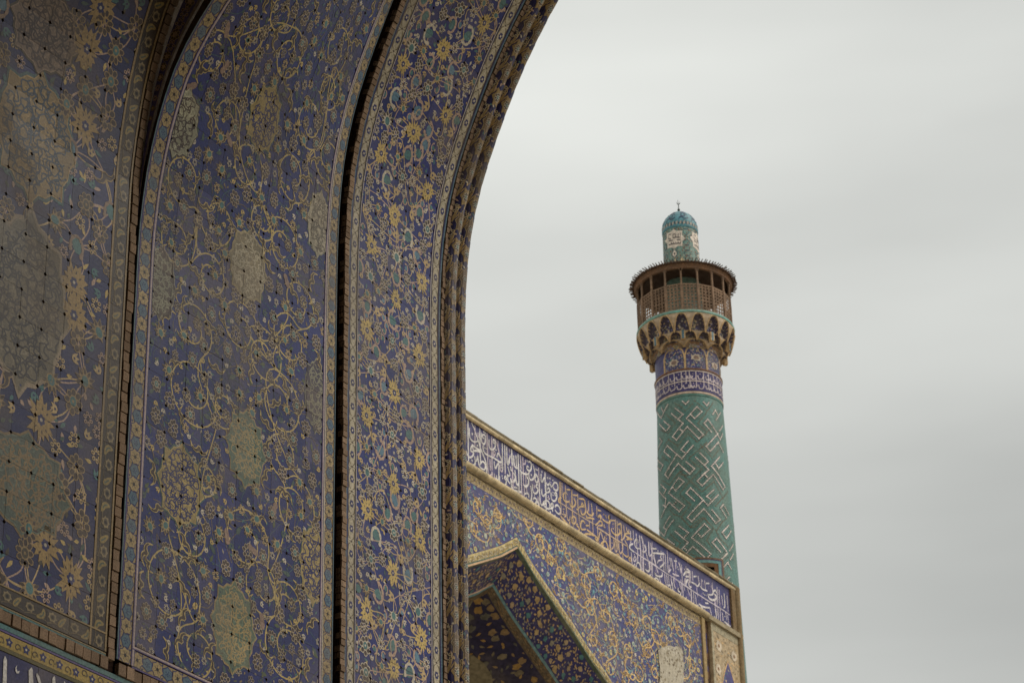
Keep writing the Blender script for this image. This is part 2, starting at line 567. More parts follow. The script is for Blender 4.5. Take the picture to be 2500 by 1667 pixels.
def lay(S, ub, vb, D, ground, parent, name, mat, split=True, **kw):
    """cells as single objects where the frame shows them, the rest joined"""
    rest, count = MB(), 0
    for i, j, mb in cells(S, ub, vb, D, ground, **kw):
        ctr = S((ub[i] + ub[i + 1]) / 2, (vb[j] + vb[j + 1]) / 2, 0)
        x, y = project(ctr)
        if split and count < 300 and -30 < x < 2530 and -30 < y < 1697:
            mb.build(name, mat, parent)
            count += 1
        else:
            rest.mesh_faces(mb.v, [], None)
            n0 = len(rest.v) - len(mb.v)
            for f, c in zip(mb.f, mb.c):
                rest.f.append(tuple(k + n0 for k in f)); rest.c.append(c)
    if rest.f:
        rest.build(name + ("s_beyond_the_frame" if split else ""), mat, parent, kind="stuff" if split else None)
    return count

def steps(a, b, n):
    return [a + (b - a) * k / n for k in range(n + 1)]

def scatter(u0, u1, v0, v1, rad, taken, tries, inside=None):
    """dart throwing between motifs already placed; taken = [(u, v, r)]"""
    cell = 0.25
    grid = {}
    for t in taken:
        grid.setdefault((int(t[0] // cell), int(t[1] // cell)), []).append(t)
    outp = []
    for _ in range(tries):
        u, v = rng.uniform(u0, u1), rng.uniform(v0, v1)
        gi, gj = int(u // cell), int(v // cell)
        ok = True
        for a in (-1, 0, 1):
            for b in (-1, 0, 1):
                for t in grid.get((gi + a, gj + b), ()):
                    if (t[0] - u) ** 2 + (t[1] - v) ** 2 < (t[2] + rad) ** 2:
                        ok = False
                        break
        if ok and (inside is None or inside(u, v)):
            t = (u, v, rad)
            taken.append(t)
            grid.setdefault((gi, gj), []).append(t)
            outp.append((u, v))
    return outp

# ================================================================== the near iwan: setting out
LW = 11.0                                      # distance of the near wall from the eye
def curve(tab):
    """tab = [(z, x)] above eye level -> arc-length table (v, x, z); v equals z on the upright part"""
    pts = [(-1.6, -LW), (4.0, -LW), (8.0, -LW)] + list(tab)
    d = smooth([(x, z) for z, x in pts], 10)
    d = np.array(d)
    d[d[:, 1] < tab[0][0], 0] = -LW
    s = np.concatenate(([0], np.cumsum(np.hypot(np.diff(d[:, 0]), np.diff(d[:, 1]))))) - 1.6
    return s, d[:, 0], d[:, 1]
C_OUT = curve([(10.3, -11.0), (10.8, -10.993), (11.1, -10.978), (11.4, -10.947), (11.7, -10.89), (12.0, -10.805), (12.3, -10.69), (12.6, -10.557),
               (12.9, -10.41), (13.2, -10.235), (13.5, -10.03), (14.0, -9.65), (14.5, -9.2), (15.0, -8.68), (15.5, -8.05), (16.0, -7.3), (16.5, -6.4), (17.0, -5.3), (17.5, -4.1), (18.3, -1.0)])
C_MID = curve([(9.4, -11.0), (9.75, -10.995), (9.95, -10.981), (10.18, -10.957), (10.47, -10.905), (10.71, -10.84), (10.96, -10.748), (11.2, -10.61),
               (11.41, -10.44), (11.6, -10.26), (11.9, -9.92), (12.2, -9.5), (12.6, -8.85), (13.0, -8.1), (13.5, -7.0), (14.0, -5.8), (14.5, -4.5), (15.5, -1.0)])
C_INN = curve([(9.9, -11.0), (10.18, -10.993), (10.47, -10.968), (10.78, -10.927), (11.05, -10.872), (11.31, -10.797), (11.49, -10.73), (11.8, -10.58),
               (12.2, -10.3), (12.6, -9.9), (13.0, -9.4), (13.6, -8.3), (14.2, -6.8), (14.8, -5.0), (15.8, -1.0)])
def at(cv, v):
    return float(np.interp(v, cv[0], cv[1])), float(np.interp(v, cv[0], cv[2]))
def nrm_of(cv, v):
    a, b = at(cv, v - .03), at(cv, v + .03)
    tx, tz = b[0] - a[0], b[1] - a[1]
    d = math.hypot(tx, tz) or 1
    return tz / d, -tx / d                     # points into the iwan
U_E, U_D = 12.26, 14.53
def S_out(u, v, h):
    x, z = at(C_OUT, v); nx, nz = nrm_of(C_OUT, v)
    return (x + nx * h, u, z + nz * h + 1.6)
def S_inn(u, v, h):
    x, z = at(C_INN, v); nx, nz = nrm_of(C_INN, v)
    return (x + nx * h, u, z + nz * h + 1.6)
def S_mid(u, v, h):
    w = min(1.05, max(-.05, (u - U_E) / (U_D - U_E)))
    w = w * w * (3 - 2 * w) * .35 + w * .65
    xa, za = at(C_MID, v); xb, zb = at(C_OUT, v)
    na, nb = nrm_of(C_MID, v), nrm_of(C_OUT, v)
    nx, nz = na[0] * (1 - w) + nb[0] * w, na[1] * (1 - w) + nb[1] * w
    return (xa * (1 - w) + xb * w + nx * h, u, za * (1 - w) + zb * w + nz * h + 1.6)

def pick(S, px, py):
    """(u, v) where the sight line through a picture point meets a near surface"""
    r = ray(px, py)
    best = None
    q = EYE + r * (-LW / r.x)
    u, v = q.y, q.z - 1.6
    for _ in range(60):
        p = Vector(S(u, v, 0.0))
        d = p - EYE
        e = d - r * d.dot(r)                   # miss vector
        if e.length < 1e-4:
            break
        pu = (Vector(S(u + .01, v, 0)) - p) / .01
        pv = (Vector(S(u, v + .01, 0)) - p) / .01
        pu -= r * pu.dot(r); pv -= r * pv.dot(r)
        a, b, c = pu.dot(pu), pu.dot(pv), pv.dot(pv)
        g, h = -pu.dot(e), -pv.dot(e)
        det = a * c - b * b
        if abs(det) < 1e-9:
            break
        u += .8 * max(-.5, min(.5, (g * c - h * b) / det)); v += .8 * max(-.5, min(.5, (a * h - b * g) / det))
    return (u, v)

def stripe(S, u0, u1, v0, v1, h, mb, col, n=None, thick=0.01):
    """a thin raised strip running up the wall"""
    n = n or max(2, int((v1 - v0) / .2))
    vb = steps(v0, v1, n)
    for k in range(n):
        a, b = vb[k], vb[k + 1]
        mb.poly([S(u0, a, h), S(u1, a, h), S(u1, b, h), S(u0, b, h)], col)
        if thick:
            mb.poly([S(u0, a, h - thick), S(u0, a, h), S(u0, b, h), S(u0, b, h - thick)], col)
            mb.poly([S(u1, a, h), S(u1, a, h - thick), S(u1, b, h - thick), S(u1, b, h)], col)

def bricks(S, u0, u1, v0, v1, pitch, parent, h=0.012, depth=0.05, joint=0.008, slant=0.0, vis=True):
    """a soldier course of small bricks running up the wall, each brick its own piece"""
    n = int((v1 - v0) / pitch)
    rest = MB()
    for k in range(n):
        a, b = v0 + k * pitch + joint / 2 * rng.uniform(.6, 1.6), v0 + (k + 1) * pitch - joint / 2 * rng.uniform(.6, 1.6)
        e0, e1 = u0 + rng.uniform(-.002, .003), u1 + rng.uniform(-.004, .003)
        hh = h + rng.uniform(-.005, .005)
        s0 = slant
        f = [S(e0, a + s0, hh), S(e1, a, hh + rng.uniform(-.002, .002)), S(e1, b, hh), S(e0, b + s0, hh + rng.uniform(-.002, .002))]
        g = [S(e0, a + s0, hh - depth), S(e1, a, hh - depth), S(e1, b, hh - depth), S(e0, b + s0, hh - depth)]
        t = rng.uniform(.75, 1.2)
        base = (0.30 * t, 0.205 * t, 0.135 * t)
        mb = MB()
        mb.mesh_faces(f + g, [(0, 1, 2, 3), (0, 4, 5, 1), (1, 5, 6, 2), (2, 6, 7, 3), (3, 7, 4, 0)], base)
        x, y = project(f[0])
        if vis and -20 < x < 2520 and -20 < y < 1687:
            mb.build("brick", M_BRICK, parent)
        else:
            rest.mesh_faces(mb.v, mb.f, base)
    if rest.f:
        rest.build("bricks_beyond_the_frame", M_BRICK, parent, kind="stuff")

def bed(S, u0, u1, v0, v1, h, name, parent, col=lin(44, 30, 25), nu=4):
    mb = MB()
    ub, vb = steps(u0, u1, nu), steps(v0, v1, int((v1 - v0) / .15) + 1)
    for i in range(len(ub) - 1):
        for j in range(len(vb) - 1):
            mb.poly([S(ub[i], vb[j], h), S(ub[i + 1], vb[j], h), S(ub[i + 1], vb[j + 1], h), S(ub[i], vb[j + 1], h)], col)
    return mb.build(name, M_MORTAR, parent)

def Rr(ox, oy, s, pts):
    return [(ox + x / s, oy + y / s) for x, y in pts]

# ================================================================== outer arch pier (nearest the opening)
pier = thing("arch_pier", "blue tiled arch pier with yellow sunflowers, edged by two rolled mouldings against the sky", "arch pier", (-LW, 15.4, 0.0))
VTOP = 15.2
pbed = bed(S_out, 14.60, 15.93, 2.0, VTOP, -0.022, "tile_field", pier)
# --- field ornament
D = Deco()
taken = []
fu0, fu1 = 14.795, 15.735
sun_px = [(1182, 57), (1082, 121), (984, 157), (1087.5, 282), (1009, 323), (930, 375), (1044, 468), (964, 527), (907, 600), (1028.6, 687.5), (966, 732),
          (896, 807), (1023, 870), (962.5, 959), (894.6, 1014), (1023, 1121), (960, 1180), (898, 1244.5), (1025, 1319.5), (959, 1398), (896, 1489), (1028.6, 1559), (961, 1632)]
sun_uv = [pick(S_out, *p) for p in sun_px]
for k in range(1, 8):                         # the rhythm goes on above and below the frame
    sun_uv.append((fu0 + .2 + .28 * (k % 3), 14.0 + .17 * k))
    sun_uv.append((fu0 + .2 + .28 * ((k + 1) % 3), 7.3 - .25 * k))
for c in sun_uv:
    D.sunflower(c, rng.uniform(.082, .096))
    taken.append((c[0], c[1], .085))
ros_px = [(1123, 25), (1043, 216), (945, 296), (982, 432), (1132, 171), (1004, 118), (904, 675), (968, 629), (957, 832), (957, 1061), (896, 1153), (961, 1300), (905, 1364),
          (1021, 1378), (961, 1503), (1020, 1493), (891, 1575), (893, 1640), (1030, 1200), (1018, 950), (1043, 560), (905, 905)]
ros_uv = [pick(S_out, *p) for p in ros_px]
for c in ros_uv:
    if rng.random() < .45:
        D.palmette(c, rng.uniform(.075, .095), rng.choice((1.57, 1.2, 1.9, -1.5)))
    else:
        D.rosette(c, rng.uniform(.062, .08), rng.choice((7, 8, 9)), CREAM, BROWN, TEAL)
    taken.append((c[0], c[1], .075))
cl_px = [(1046, 82), (1143, 89), (964, 236), (1021, 271), (1093, 211), (996, 379), (943, 439), (996, 579), (968, 679), (1025, 771), (957, 782), (996, 914), (1000, 1061),
         (914, 907), (964, 1221), (1027, 1225), (918, 1307), (996, 1403), (925, 1450), (957, 1575), (1000, 1640), (1010, 1010), (930, 1100)]
for p in cl_px:
    c = pick(S_out, *p)
    if all((c[0] - t[0]) ** 2 + (c[1] - t[1]) ** 2 > (t[2] + .03) ** 2 for t in taken):
        D.cloud(c, .082, rng.choice((PINK, CREAM)))
        taken.append((c[0], c[1], .08))
for c in scatter(fu0, fu1, 5.0, VTOP, .055, taken, 4000):
    rng.choice((lambda: D.cloud(c, .07, PINK), lambda: D.rosette(c, .056), lambda: D.palmette(c, .06, rng.uniform(0, 6.28), OCHRE), lambda: D.floret(c, .05, CREAM), lambda: D.bud(c, .055, OCHRE)))()
# stems joining the flowers
for off in (0, 1):
    ch = sorted(sun_uv, key=lambda q: q[1])
    for i in range(len(ch) - 2):
        a_, b_ = ch[i], ch[i + 1 + off]
        s_ = 1 if i % 2 else -1
        dx, dy = b_[0] - a_[0], b_[1] - a_[1]
        D.ribbon(smooth([a_, (a_[0] + dx * .3 - dy * .35 * s_, a_[1] + dy * .3 + dx * .35 * s_), (a_[0] + dx * .7 + dy * .35 * s_, a_[1] + dy * .7 - dx * .35 * s_), b_], 6), .009, (OCHRE, PINK)[off], 2)
allc = [(t[0], t[1]) for t in taken]
for c in allc:
    near = sorted(allc, key=lambda q: (q[0] - c[0]) ** 2 + (q[1] - c[1]) ** 2)[1:3]
    for q in near:
        mx_, my_ = (c[0] + q[0]) / 2 + (q[1] - c[1]) * rng.uniform(-.3, .3), (c[1] + q[1]) / 2 + (q[0] - c[0]) * rng.uniform(-.3, .3)
        D.ribbon(smooth([c, (mx_, my_), q], 4), .008, rng.choice((PINK, OCHRE, OCHRE)), 1)
for c in scatter(fu0, fu1, 5.0, VTOP, .030, taken, 12000):
    rng.choice((lambda: D.floret(c, .036), lambda: D.bud(c, .032), lambda: D.bud(c, .034, OCHRE), lambda: D.cloud(c, .036, PINK)))()
for c in scatter(fu0, fu1, 5.0, VTOP, .016, taken, 22000):
    a = rng.uniform(0, 6.28)
    rng.choice((lambda: D.leaf(c, a, .05, .02, TEAL, 2), lambda: D.leaf(c, a, .045, .02, CREAM, 2), lambda: D.leaf(c, a, .05, .018, MUST, 2), lambda: D.bud(c, .018, CREAM, a), lambda: D.leaf(c, a, .05, .02, LEAF, 2)))()
ub = [14.793, 14.975, 15.163, 15.351, 15.538, 15.735]
vb = [6.702 + .2037 * k for k in range(-6, 42)]
lay(S_out, ub, vb, D, BLUE, pbed, "tile", M_TILE, cham=.0175, gap=.0010, tilt=.0010, vary=.16)

# --- side borders: pale strips with dark paired flowers between cream lines, a blue fillet and a brick edge
def pale_border(S, u0, u1, v0, v1, parent, name, pitch=.2, ground=lin(188, 176, 150)):
    D = Deco()
    uc, w = (u0 + u1) / 2, (u1 - u0)
    v = v0
    k = 0
    while v < v1:
        D.ribbon([(u0 + .004, v + .01), (u0 + .004, v + pitch - .01)], .006, lin(120, 108, 92), 2)
        D.ribbon([(u1 - .004, v + .01), (u1 - .004, v + pitch - .01)], .006, lin(120, 108, 92), 2)
        c = (uc, v + pitch * .5)
        for q in range(6):
            a = q * math.pi / 3
            D.disc((c[0] + math.cos(a) * w * .17, c[1] + math.sin(a) * w * .24), w * .125, DEEP, 4, 6)
        D.disc(c, w * .12, CREAM, 5, 6)
        for sg in (-1, 1):
            for e in (-1, 1):
                a = [(uc + e * w * .12, v + pitch * (.5 + sg * .42)), (uc + e * w * .36, v + pitch * (.5 + sg * .33)), (uc + e * w * .40, v + pitch * (.5 + sg * .12))]
                D.ribbon(smooth(a, 3), w * .10, lin(112, 98, 70), 3, taper=True)
        D.disc((uc, v), w * .11, BROWN, 4, 6)
        v += pitch
        k += 1
    n = int((v1 - v0) / pitch)
    lay(S, [u0, u1], [v0 + pitch * q for q in range(n + 1)], D, ground, parent, name, M_TILE, gap=.0010, tilt=.001, vary=.12)

pale_border(S_out, 14.690, 14.775, 5.5, VTOP, pbed, "border_tile")
pale_border(S_out, 15.762, 15.850, 5.5, VTOP, pbed, "border_tile")
tr = MB()
for a, b, c in ((14.777, 14.781, DEEP), (14.781, 14.787, CREAM), (14.7875, 14.791, VIOLET), (15.737, 15.741, VIOLET), (15.742, 15.750, CREAM), (15.752, 15.758, DEEP), (15.853, 15.861, DEEP),
                (15.865, 15.881, lin(84, 108, 124)), (14.676, 14.687, DEEP), (14.662, 14.674, lin(84, 108, 124))):
    tr = MB(); stripe(S_out, a, b, 5.5, VTOP, .003, tr, c); tr.build("fillet", M_TILE, pier)
bricks(S_out, 14.603, 14.657, 6.6, VTOP - .2, .050, pier, joint=.006)
bricks(S_out, 15.888, 15.937, 6.6, VTOP - .2, .050, pier, joint=.006)

# --- two rolled mouldings round the mouth of the arch
def roll(yc, r, parent, seed):
    D = Deco(.0005, 1.2e-5)
    wid = math.pi * 1.25 * r
    v, k = 5.6, 0
    while v < VTOP:
        w = .10
        if k % 2 == 0:
            D.star((0, v), [w * (1.0 + .18 * math.cos(q * math.pi)) for q in range(16)], lin(170, 152, 116), 3, .52, 1.0)
            D.star((0, v), [w * (1.0 + .18 * math.cos(q * math.pi)) for q in range(16)], lin(118, 98, 74), 4, .45, .9)
            D.rosette((0, v), .034, 8, CREAM, BROWN, TEAL)
        else:
            D.star((0, v), [w * (1.0 + .2 * math.cos(q * math.pi)) for q in range(12)], lin(150, 126, 84), 3, .52, .8)
            D.rosette((0, v), .04, 8, CREAM, BROWN, TEAL)
        for sg in (-1, 1):
            q = (sg * wid * .30, v + .11)
            D.floret(q, .044, lin(206, 192, 160), BROWN)
            for d in (.055, .085):
                D.ribbon(smooth([(sg * wid * .16, v + d + .06), (sg * wid * .30, v + d - .02 - .05), (sg * wid * .44, v + d - .03)], 3), .015, lin(176, 150, 106), 4, taper=True)
            D.ribbon(smooth([(sg * wid * .12, v + .07), (sg * wid * .26, v + .01), (sg * wid * .42, v + .03)], 3), .012, lin(170, 142, 98), 4, taper=True)
        v += .23
        k += 1
    for c in scatter(-wid / 2, wid / 2, 5.6, VTOP, .018, [(0, 5.6 + .23 * q, .07) for q in range(50)], 2500):
        D.leaf(c, rng.uniform(0, 6.28), .035, .016, rng.choice((TEAL, OCHRE, CREAM, PINK)), 2)
    def S(u, v, h):
        x, z = at(C_OUT, v); nx, nz = nrm_of(C_OUT, v)
        a = u / r
        rr = (r + h)
        off = rr * math.cos(a) - .012
        return (x + nx * off, yc + rr * math.sin(a), z + nz * off + 1.6)
    ub = steps(-wid / 2, wid / 2, 10)
    vb = steps(5.6, VTOP, 96)
    lay(S, ub, vb, D, lin(46, 44, 84), parent, "rolled_moulding", M_TILE, split=False, gap=0.0, thick=0)
roll(15.995, .072, pier, 1)
roll(16.137, .068, pier, 2)
mb = MB()                                       # the pier body behind the mouldings, with the dark hollow between brick edge and roll
vb = steps(2.0, VTOP + 2.6, 90)
for k in range(90):
    a, b = vb[k], vb[k + 1]
    for (u0, h0, u1, h1) in ((15.93, -.06, 16.21, -.06), (16.21, -.06, 16.21, -3.5)):
        mb.poly([S_out(u0, a, h0), S_out(u1, a, h1), S_out(u1, b, h1), S_out(u0, b, h0)], BROWN)
mb.build("pier_core", M_MORTAR, pier)

# ================================================================== vault panel between the two dark grooves
vault = thing("vault_panel", "blue tiled vault panel with golden vine scrolls and lobed medallions between two dark grooves", "vault panel", (-LW, 13.4, 0.0))
V0M = 6.728
vbed = bed(S_mid, 12.262, 14.53, V0M - .25, 13.6, -0.022, "tile_field", vault, nu=10)
D = Deco()
taken = []
mu0, mu1 = 12.436, 14.362
med = [((645, 290), .185, .255, lin(158, 138, 88), DEEP, lin(70, 96, 92)), ((440, 300), .18, .25, GREY, BROWN, OLIVE), ((605, 650), .20, .27, lin(134, 122, 96), lin(190, 178, 150), lin(176, 160, 120)),
       ((392, 690), .15, .26, lin(92, 80, 68), GREY, GREY), ((600, 1095), .20, .27, lin(98, 116, 100), lin(180, 158, 108), lin(170, 148, 104)), ((440, 1185), .22, .285, lin(158, 138, 88), DEEP, lin(70, 96, 92)),
       ((570, 1530), .215, .30, lin(98, 112, 92), lin(178, 154, 102), lin(168, 146, 100)), ((778, 548), .14, .26, lin(160, 150, 128), lin(110, 100, 84), GREY), ((770, 965), .13, .27, lin(70, 62, 74), GREY, GREY),
       ((764, 1378), .15, .29, lin(158, 138, 88), DEEP, lin(70, 96, 92))]
for p, rx, ry, fi, li, ed in med:
    c = pick(S_mid, *p)
    D.medallion(c, rx, ry, fi, li, ed, step=.046, w=.0085)
    taken.append((c[0], c[1] - .06, rx * .85)); taken.append((c[0], c[1] + .06, rx * .85))
loops = [((612, 82), .16), ((552, 296), .17), ((450, 439), .20), ((603, 411), .20), ((703, 136), .21), ((821, 121), .20), ((803, 220), .18), ((689, 36), .19), ((757, 303), .20),
         ((800, 390), .20), ((714, 428), .24), ((471, 800), .21), ((514, 675), .17), ((586, 800), .22), ((471, 953), .27), ((707, 828), .20), ((643, 870), .23), ((728, 740), .2), ((682, 985), .25),
         ((418, 1435), .30), ((461, 1307), .22), ((600, 1320), .26), ((643, 1430), .22), ((700, 1585), .25), ((718, 1239), .25), ((545, 1000), .15), ((690, 600), .22), ((530, 540), .2),
         ((700, 1480), .18), ((480, 1590), .2), ((430, 590), .18), ((520, 130), .17), ((690, 1110), .18), ((500, 1170), .12), ((640, 540), .15)]
GV = lin(196, 172, 110)
ctr = [(pick(S_mid, *p), r) for p, r in loops]
lc = []
def bez(p0, t0, p1, t1, n=12):
    p0, p1, t0, t1 = map(lambda q: np.array(q, float), (p0, p1, t0, t1))
    d = np.hypot(*(p1 - p0)) * .45
    a_, b_ = p0 + t0 * d, p1 + t1 * d
    return [((1 - t) ** 3) * p0 + 3 * t * (1 - t) ** 2 * a_ + 3 * t * t * (1 - t) * b_ + t ** 3 * p1 for t in [k / n for k in range(n + 1)]]
for i, (c, r) in enumerate(ctr):
    nb = sorted(ctr, key=lambda t: (t[0][0] - c[0]) ** 2 + (t[0][1] - c[1]) ** 2)[1][0]
    sg = 1 if i % 2 else -1
    a0 = math.atan2(nb[1] - c[1], nb[0] - c[0]) + sg * .6
    pts = D.scroll(c, r, a0, sg, 1.28, .0125, GV, 3, .66)
    t0 = np.array((pts[0][0] - pts[1][0], pts[0][1] - pts[1][1])); t0 = t0 / (np.hypot(*t0) or 1)
    lc.append((c, r, pts[0], t0))
    if i % 3:
        D.rosette(pts[-1], .052, 8, lin(184, 166, 134), BROWN)
    else:
        D.palmette(pts[-1], .06, a0, lin(196, 170, 112))
    taken.append((pts[-1][0], pts[-1][1], .055))
    for fr, s in ((.16, .085), (.38, .075), (.60, .065)):
        k = int(len(pts) * fr)
        ta = math.atan2(pts[k + 1][1] - pts[k][1], pts[k + 1][0] - pts[k][0])
        D.arab(pts[k], ta - sg * .9, s, GV)
for i, (c, r, st, t0) in enumerate(lc):          # stems flowing from loop to loop
    for q in sorted(lc, key=lambda t: (t[2][0] - st[0]) ** 2 + (t[2][1] - st[1]) ** 2)[1:3]:
        if math.hypot(q[2][0] - st[0], q[2][1] - st[1]) < .9:
            D.ribbon(bez(st, t0, q[2], q[3]), .011, GV, 3)
for c in scatter(mu0 + .05, mu1 - .05, 6.6, 13.5, .078, taken, 4000):
    rng.choice((lambda: D.rosette(c, .062, 8, lin(184, 166, 140), BROWN), lambda: D.rosette(c, .058, 9, lin(184, 166, 140), BROWN, TEAL), lambda: D.palmette(c, .07, rng.uniform(0, 6.28), lin(184, 160, 112)), lambda: D.arab(c, rng.uniform(0, 6.28), .1, GV)))()
for c in scatter(mu0, mu1, 6.6, 13.5, .046, taken, 9000):
    rng.choice((lambda: D.floret(c, .042, lin(180, 164, 140)), lambda: D.floret(c, .04, OCHRE), lambda: D.rosette(c, .046, 7, lin(180, 164, 140), BROWN), lambda: D.rosette(c, .04, 6, lin(180, 164, 140), BROWN), lambda: D.bud(c, .042, LEAF), lambda: D.leaf(c, rng.uniform(0, 6.28), .1, .04, LEAF, 2)))()
for q_ in range(9):                             # plain buff patches where birds were scraped away
    c = pick(S_mid, *[(555, 70), (550, 162), (560, 345), (553, 1305), (620, 1345), (668, 1245), (640, 1520), (470, 210), (700, 690)][q_])
    a = rng.uniform(0, 6.28)
    D.disc(c, .05, lin(150, 124, 108), 6, 9, .026, a); D.disc((c[0] + .045 * math.cos(a), c[1] + .045 * math.sin(a)), .026, lin(150, 124, 108), 6, 8)
    taken.append((c[0], c[1], .05))
for c in scatter(mu0, mu1, 6.6, 13.5, .028, taken, 16000):
    rng.choice((lambda: D.bud(c, .03, CREAM), lambda: D.floret(c, .03, CREAM), lambda: D.bud(c, .03, MUST), lambda: D.leaf(c, rng.uniform(0, 6.28), .075, .03, LEAF, 2), lambda: D.leaf(c, rng.uniform(0, 6.28), .07, .028, lin(86, 96, 62), 2)))()
for k in range(480):                            # thin teal and olive under-vines
    u, v, a = rng.uniform(mu0, mu1), rng.uniform(6.6, 13.4), rng.uniform(0, 6.28)
    pts = [(u, v)]
    for q in range(5):
        a += rng.uniform(-.7, .7)
        pts.append((pts[-1][0] + .075 * math.cos(a), pts[-1][1] + .075 * math.sin(a)))
    D.ribbon(smooth(pts, 3), .0055, rng.choice((LEAF, lin(66, 100, 108), lin(74, 88, 100), lin(130, 112, 80))), 1)
for c in scatter(mu0, mu1, 6.6, 13.5, .015, taken, 20000):
    D.leaf(c, rng.uniform(0, 6.28), rng.uniform(.025, .05), .014, rng.choice((LEAF, LEAF, TEAL, lin(150, 128, 84), lin(160, 148, 128), lin(92, 96, 64))), 2)
ub = [12.436 + .1926 * k for k in range(11)]
vb = [V0M + .2005 * k for k in range(0, 34)]
lay(S_mid, ub, vb, D, lin(36, 44, 106), vbed, "tile", M_TILE, cham=.0175, gap=.0010, tilt=.0010, vary=.2)

def gold_border(S, u0, u1, v0, v1, parent, pitch=.2, across=False):
    D = Deco()
    w = u1 - u0
    v, k = v0, 0
    while v < v1:
        c = ((u0 + u1) / 2, v + pitch / 4)
        D.star(c, [w * .52 * (1 + .12 * math.cos(q * math.pi)) for q in range(14)], DEEP, 2, 1, 1)
        D.star(c, [w * .46 * (1 + .12 * math.cos(q * math.pi)) for q in range(14)], lin(176, 152, 104), 3, 1, 1)
        for q in range(6):
            a = q * math.pi / 3
            D.ribbon([(c[0] + math.cos(a) * w * .12, c[1] + math.sin(a) * w * .12), (c[0] + math.cos(a) * w * .3, c[1] + math.sin(a) * w * .3)], .004, BROWN, 4)
        D.disc(c, w * .12, DARK, 5, 7)
        c = ((u0 + u1) / 2, v + pitch * .75)
        D.star(c, [w * .46 * (1 + .1 * math.cos(q * math.pi)) for q in range(12)], DEEP, 2, .95, 1.05)
        D.star(c, [w * .39 * (1 + .1 * math.cos(q * math.pi)) for q in range(12)], lin(88, 112, 126), 3, .95, 1.05)
        D.floret(c, w * .22, lin(70, 96, 122), DEEP, 5)
        for e in (-1, 1):
            D.disc((c[0] + e * w * .42, v + pitch * .5), w * .07, DEEP, 3, 5)
        v += pitch
    n = int((v1 - v0) / pitch)
    lay(S, [u0, u1], [v0 + pitch * q for q in range(n + 1)], D, lin(160, 138, 96), parent, "border_tile", M_TILE, gap=.0010, tilt=.001, vary=.1)
gold_border(S_mid, 12.290, 12.400, 6.586, 13.5, vbed)
gold_border(S_mid, 14.410, 14.508, 6.586, 13.9, vbed)
tr = MB()
for a, b, c in ((12.264, 12.276, lin(84, 108, 120)), (12.280, 12.288, VIOLET), (12.402, 12.409, VIOLET), (12.411, 12.428, lin(190, 170, 166)), (12.4285, 12.434, DEEP),
                (14.365, 14.371, VIOLET), (14.373, 14.389, lin(190, 170, 166)), (14.390, 14.394, DEEP), (14.396, 14.406, CREAM), (14.510, 14.520, lin(84, 108, 120))):
    tr = MB(); stripe(S_mid, a, b, V0M - .14, 13.6, .003, tr, c); tr.build("fillet", M_TILE, vault)
# bottom border, turned to run level
def S_flip(S):
    return lambda u, v, h: S(v, u, h)
gold_border(S_flip(S_mid), 6.585, 6.695, 12.412, 14.405, vbed)
tr = MB()
for a, b, c in ((6.700, 6.706, VIOLET), (6.708, 6.722, lin(190, 170, 166)), (6.572, 6.582, VIOLET)):
    tr = MB(); stripe(S_flip(S_mid), a, b, 12.41, 14.40, .0042, tr, c); tr.build("fillet", M_TILE, vault)
bricks(S_flip(S_mid), 6.482, 6.560, 12.27, 14.5, .080, vault, depth=.04)

# groove between vault panel and pier: dark brick recess
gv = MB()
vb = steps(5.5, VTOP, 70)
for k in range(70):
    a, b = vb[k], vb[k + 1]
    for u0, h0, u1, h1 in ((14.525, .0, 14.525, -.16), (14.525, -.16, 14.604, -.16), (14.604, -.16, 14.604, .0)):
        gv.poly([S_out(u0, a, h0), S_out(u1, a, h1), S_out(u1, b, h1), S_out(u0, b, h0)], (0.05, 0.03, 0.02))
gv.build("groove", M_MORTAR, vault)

# ================================================================== recessed wall at the left
wall = thing("wall_panel", "dim blue tiled wall panel with big faded medallions and an olive leaf border at the left edge", "wall", (-LW, 11.0, 0.0))
wbed = bed(S_inn, 7.2, 12.165, 6.3, 13.0, -0.022, "tile_field", wall, nu=10)
D = Deco()
taken = []
lu0, lu1 = 7.3, 11.998
big = [((85, 335), .37, .46, lin(146, 122, 78), lin(54, 68, 84), lin(70, 96, 96), .068), ((62, 735), .37, .60, lin(116, 106, 86), lin(66, 60, 58), lin(158, 140, 116), .068), ((60, 1180), .38, .32, lin(88, 98, 86), lin(140, 118, 82), lin(140, 118, 82), .06), ((110, 75), .3, .3, lin(128, 108, 90), BROWN, OLIVE, .06),
       ((10, 1640), .3, .3, TEAL, OCHRE, OCHRE, .06)]
for p, rx, ry, fi, li, ed, stp in big:
    c = pick(S_inn, *p)
    D.medallion(c, rx, ry, fi, li, ed, step=stp, w=.012)
    taken.append((c[0], c[1], rx * .9)); taken.append((c[0], c[1] - ry * .4, rx * .7)); taken.append((c[0], c[1] + ry * .4, rx * .7))
for p in [(212, 120), (208, 308), (180, 690), (100, 1025), (172, 1412), (245, 20), (180, 770), (110, 1330)]:
    c = pick(S_inn, *p)
    D.sunflower(c, .135, None, lin(172, 142, 88))
    taken.append((c[0], c[1], .13))
for p in [(185, 55), (255, 55), (282, 125), (208, 220), (162, 255), (262, 290), (210, 500), (190, 830), (185, 1140), (178, 980), (70, 1290), (60, 1350), (160, 1590), (270, 200), (150, 1190), (200, 1280)]:
    c = pick(S_inn, *p)
    D.rosette(c, .092, rng.choice((7, 8, 9)), lin(164, 138, 96), BROWN, rng.choice((TEAL, None, OLIVE)))
    taken.append((c[0], c[1], .10))
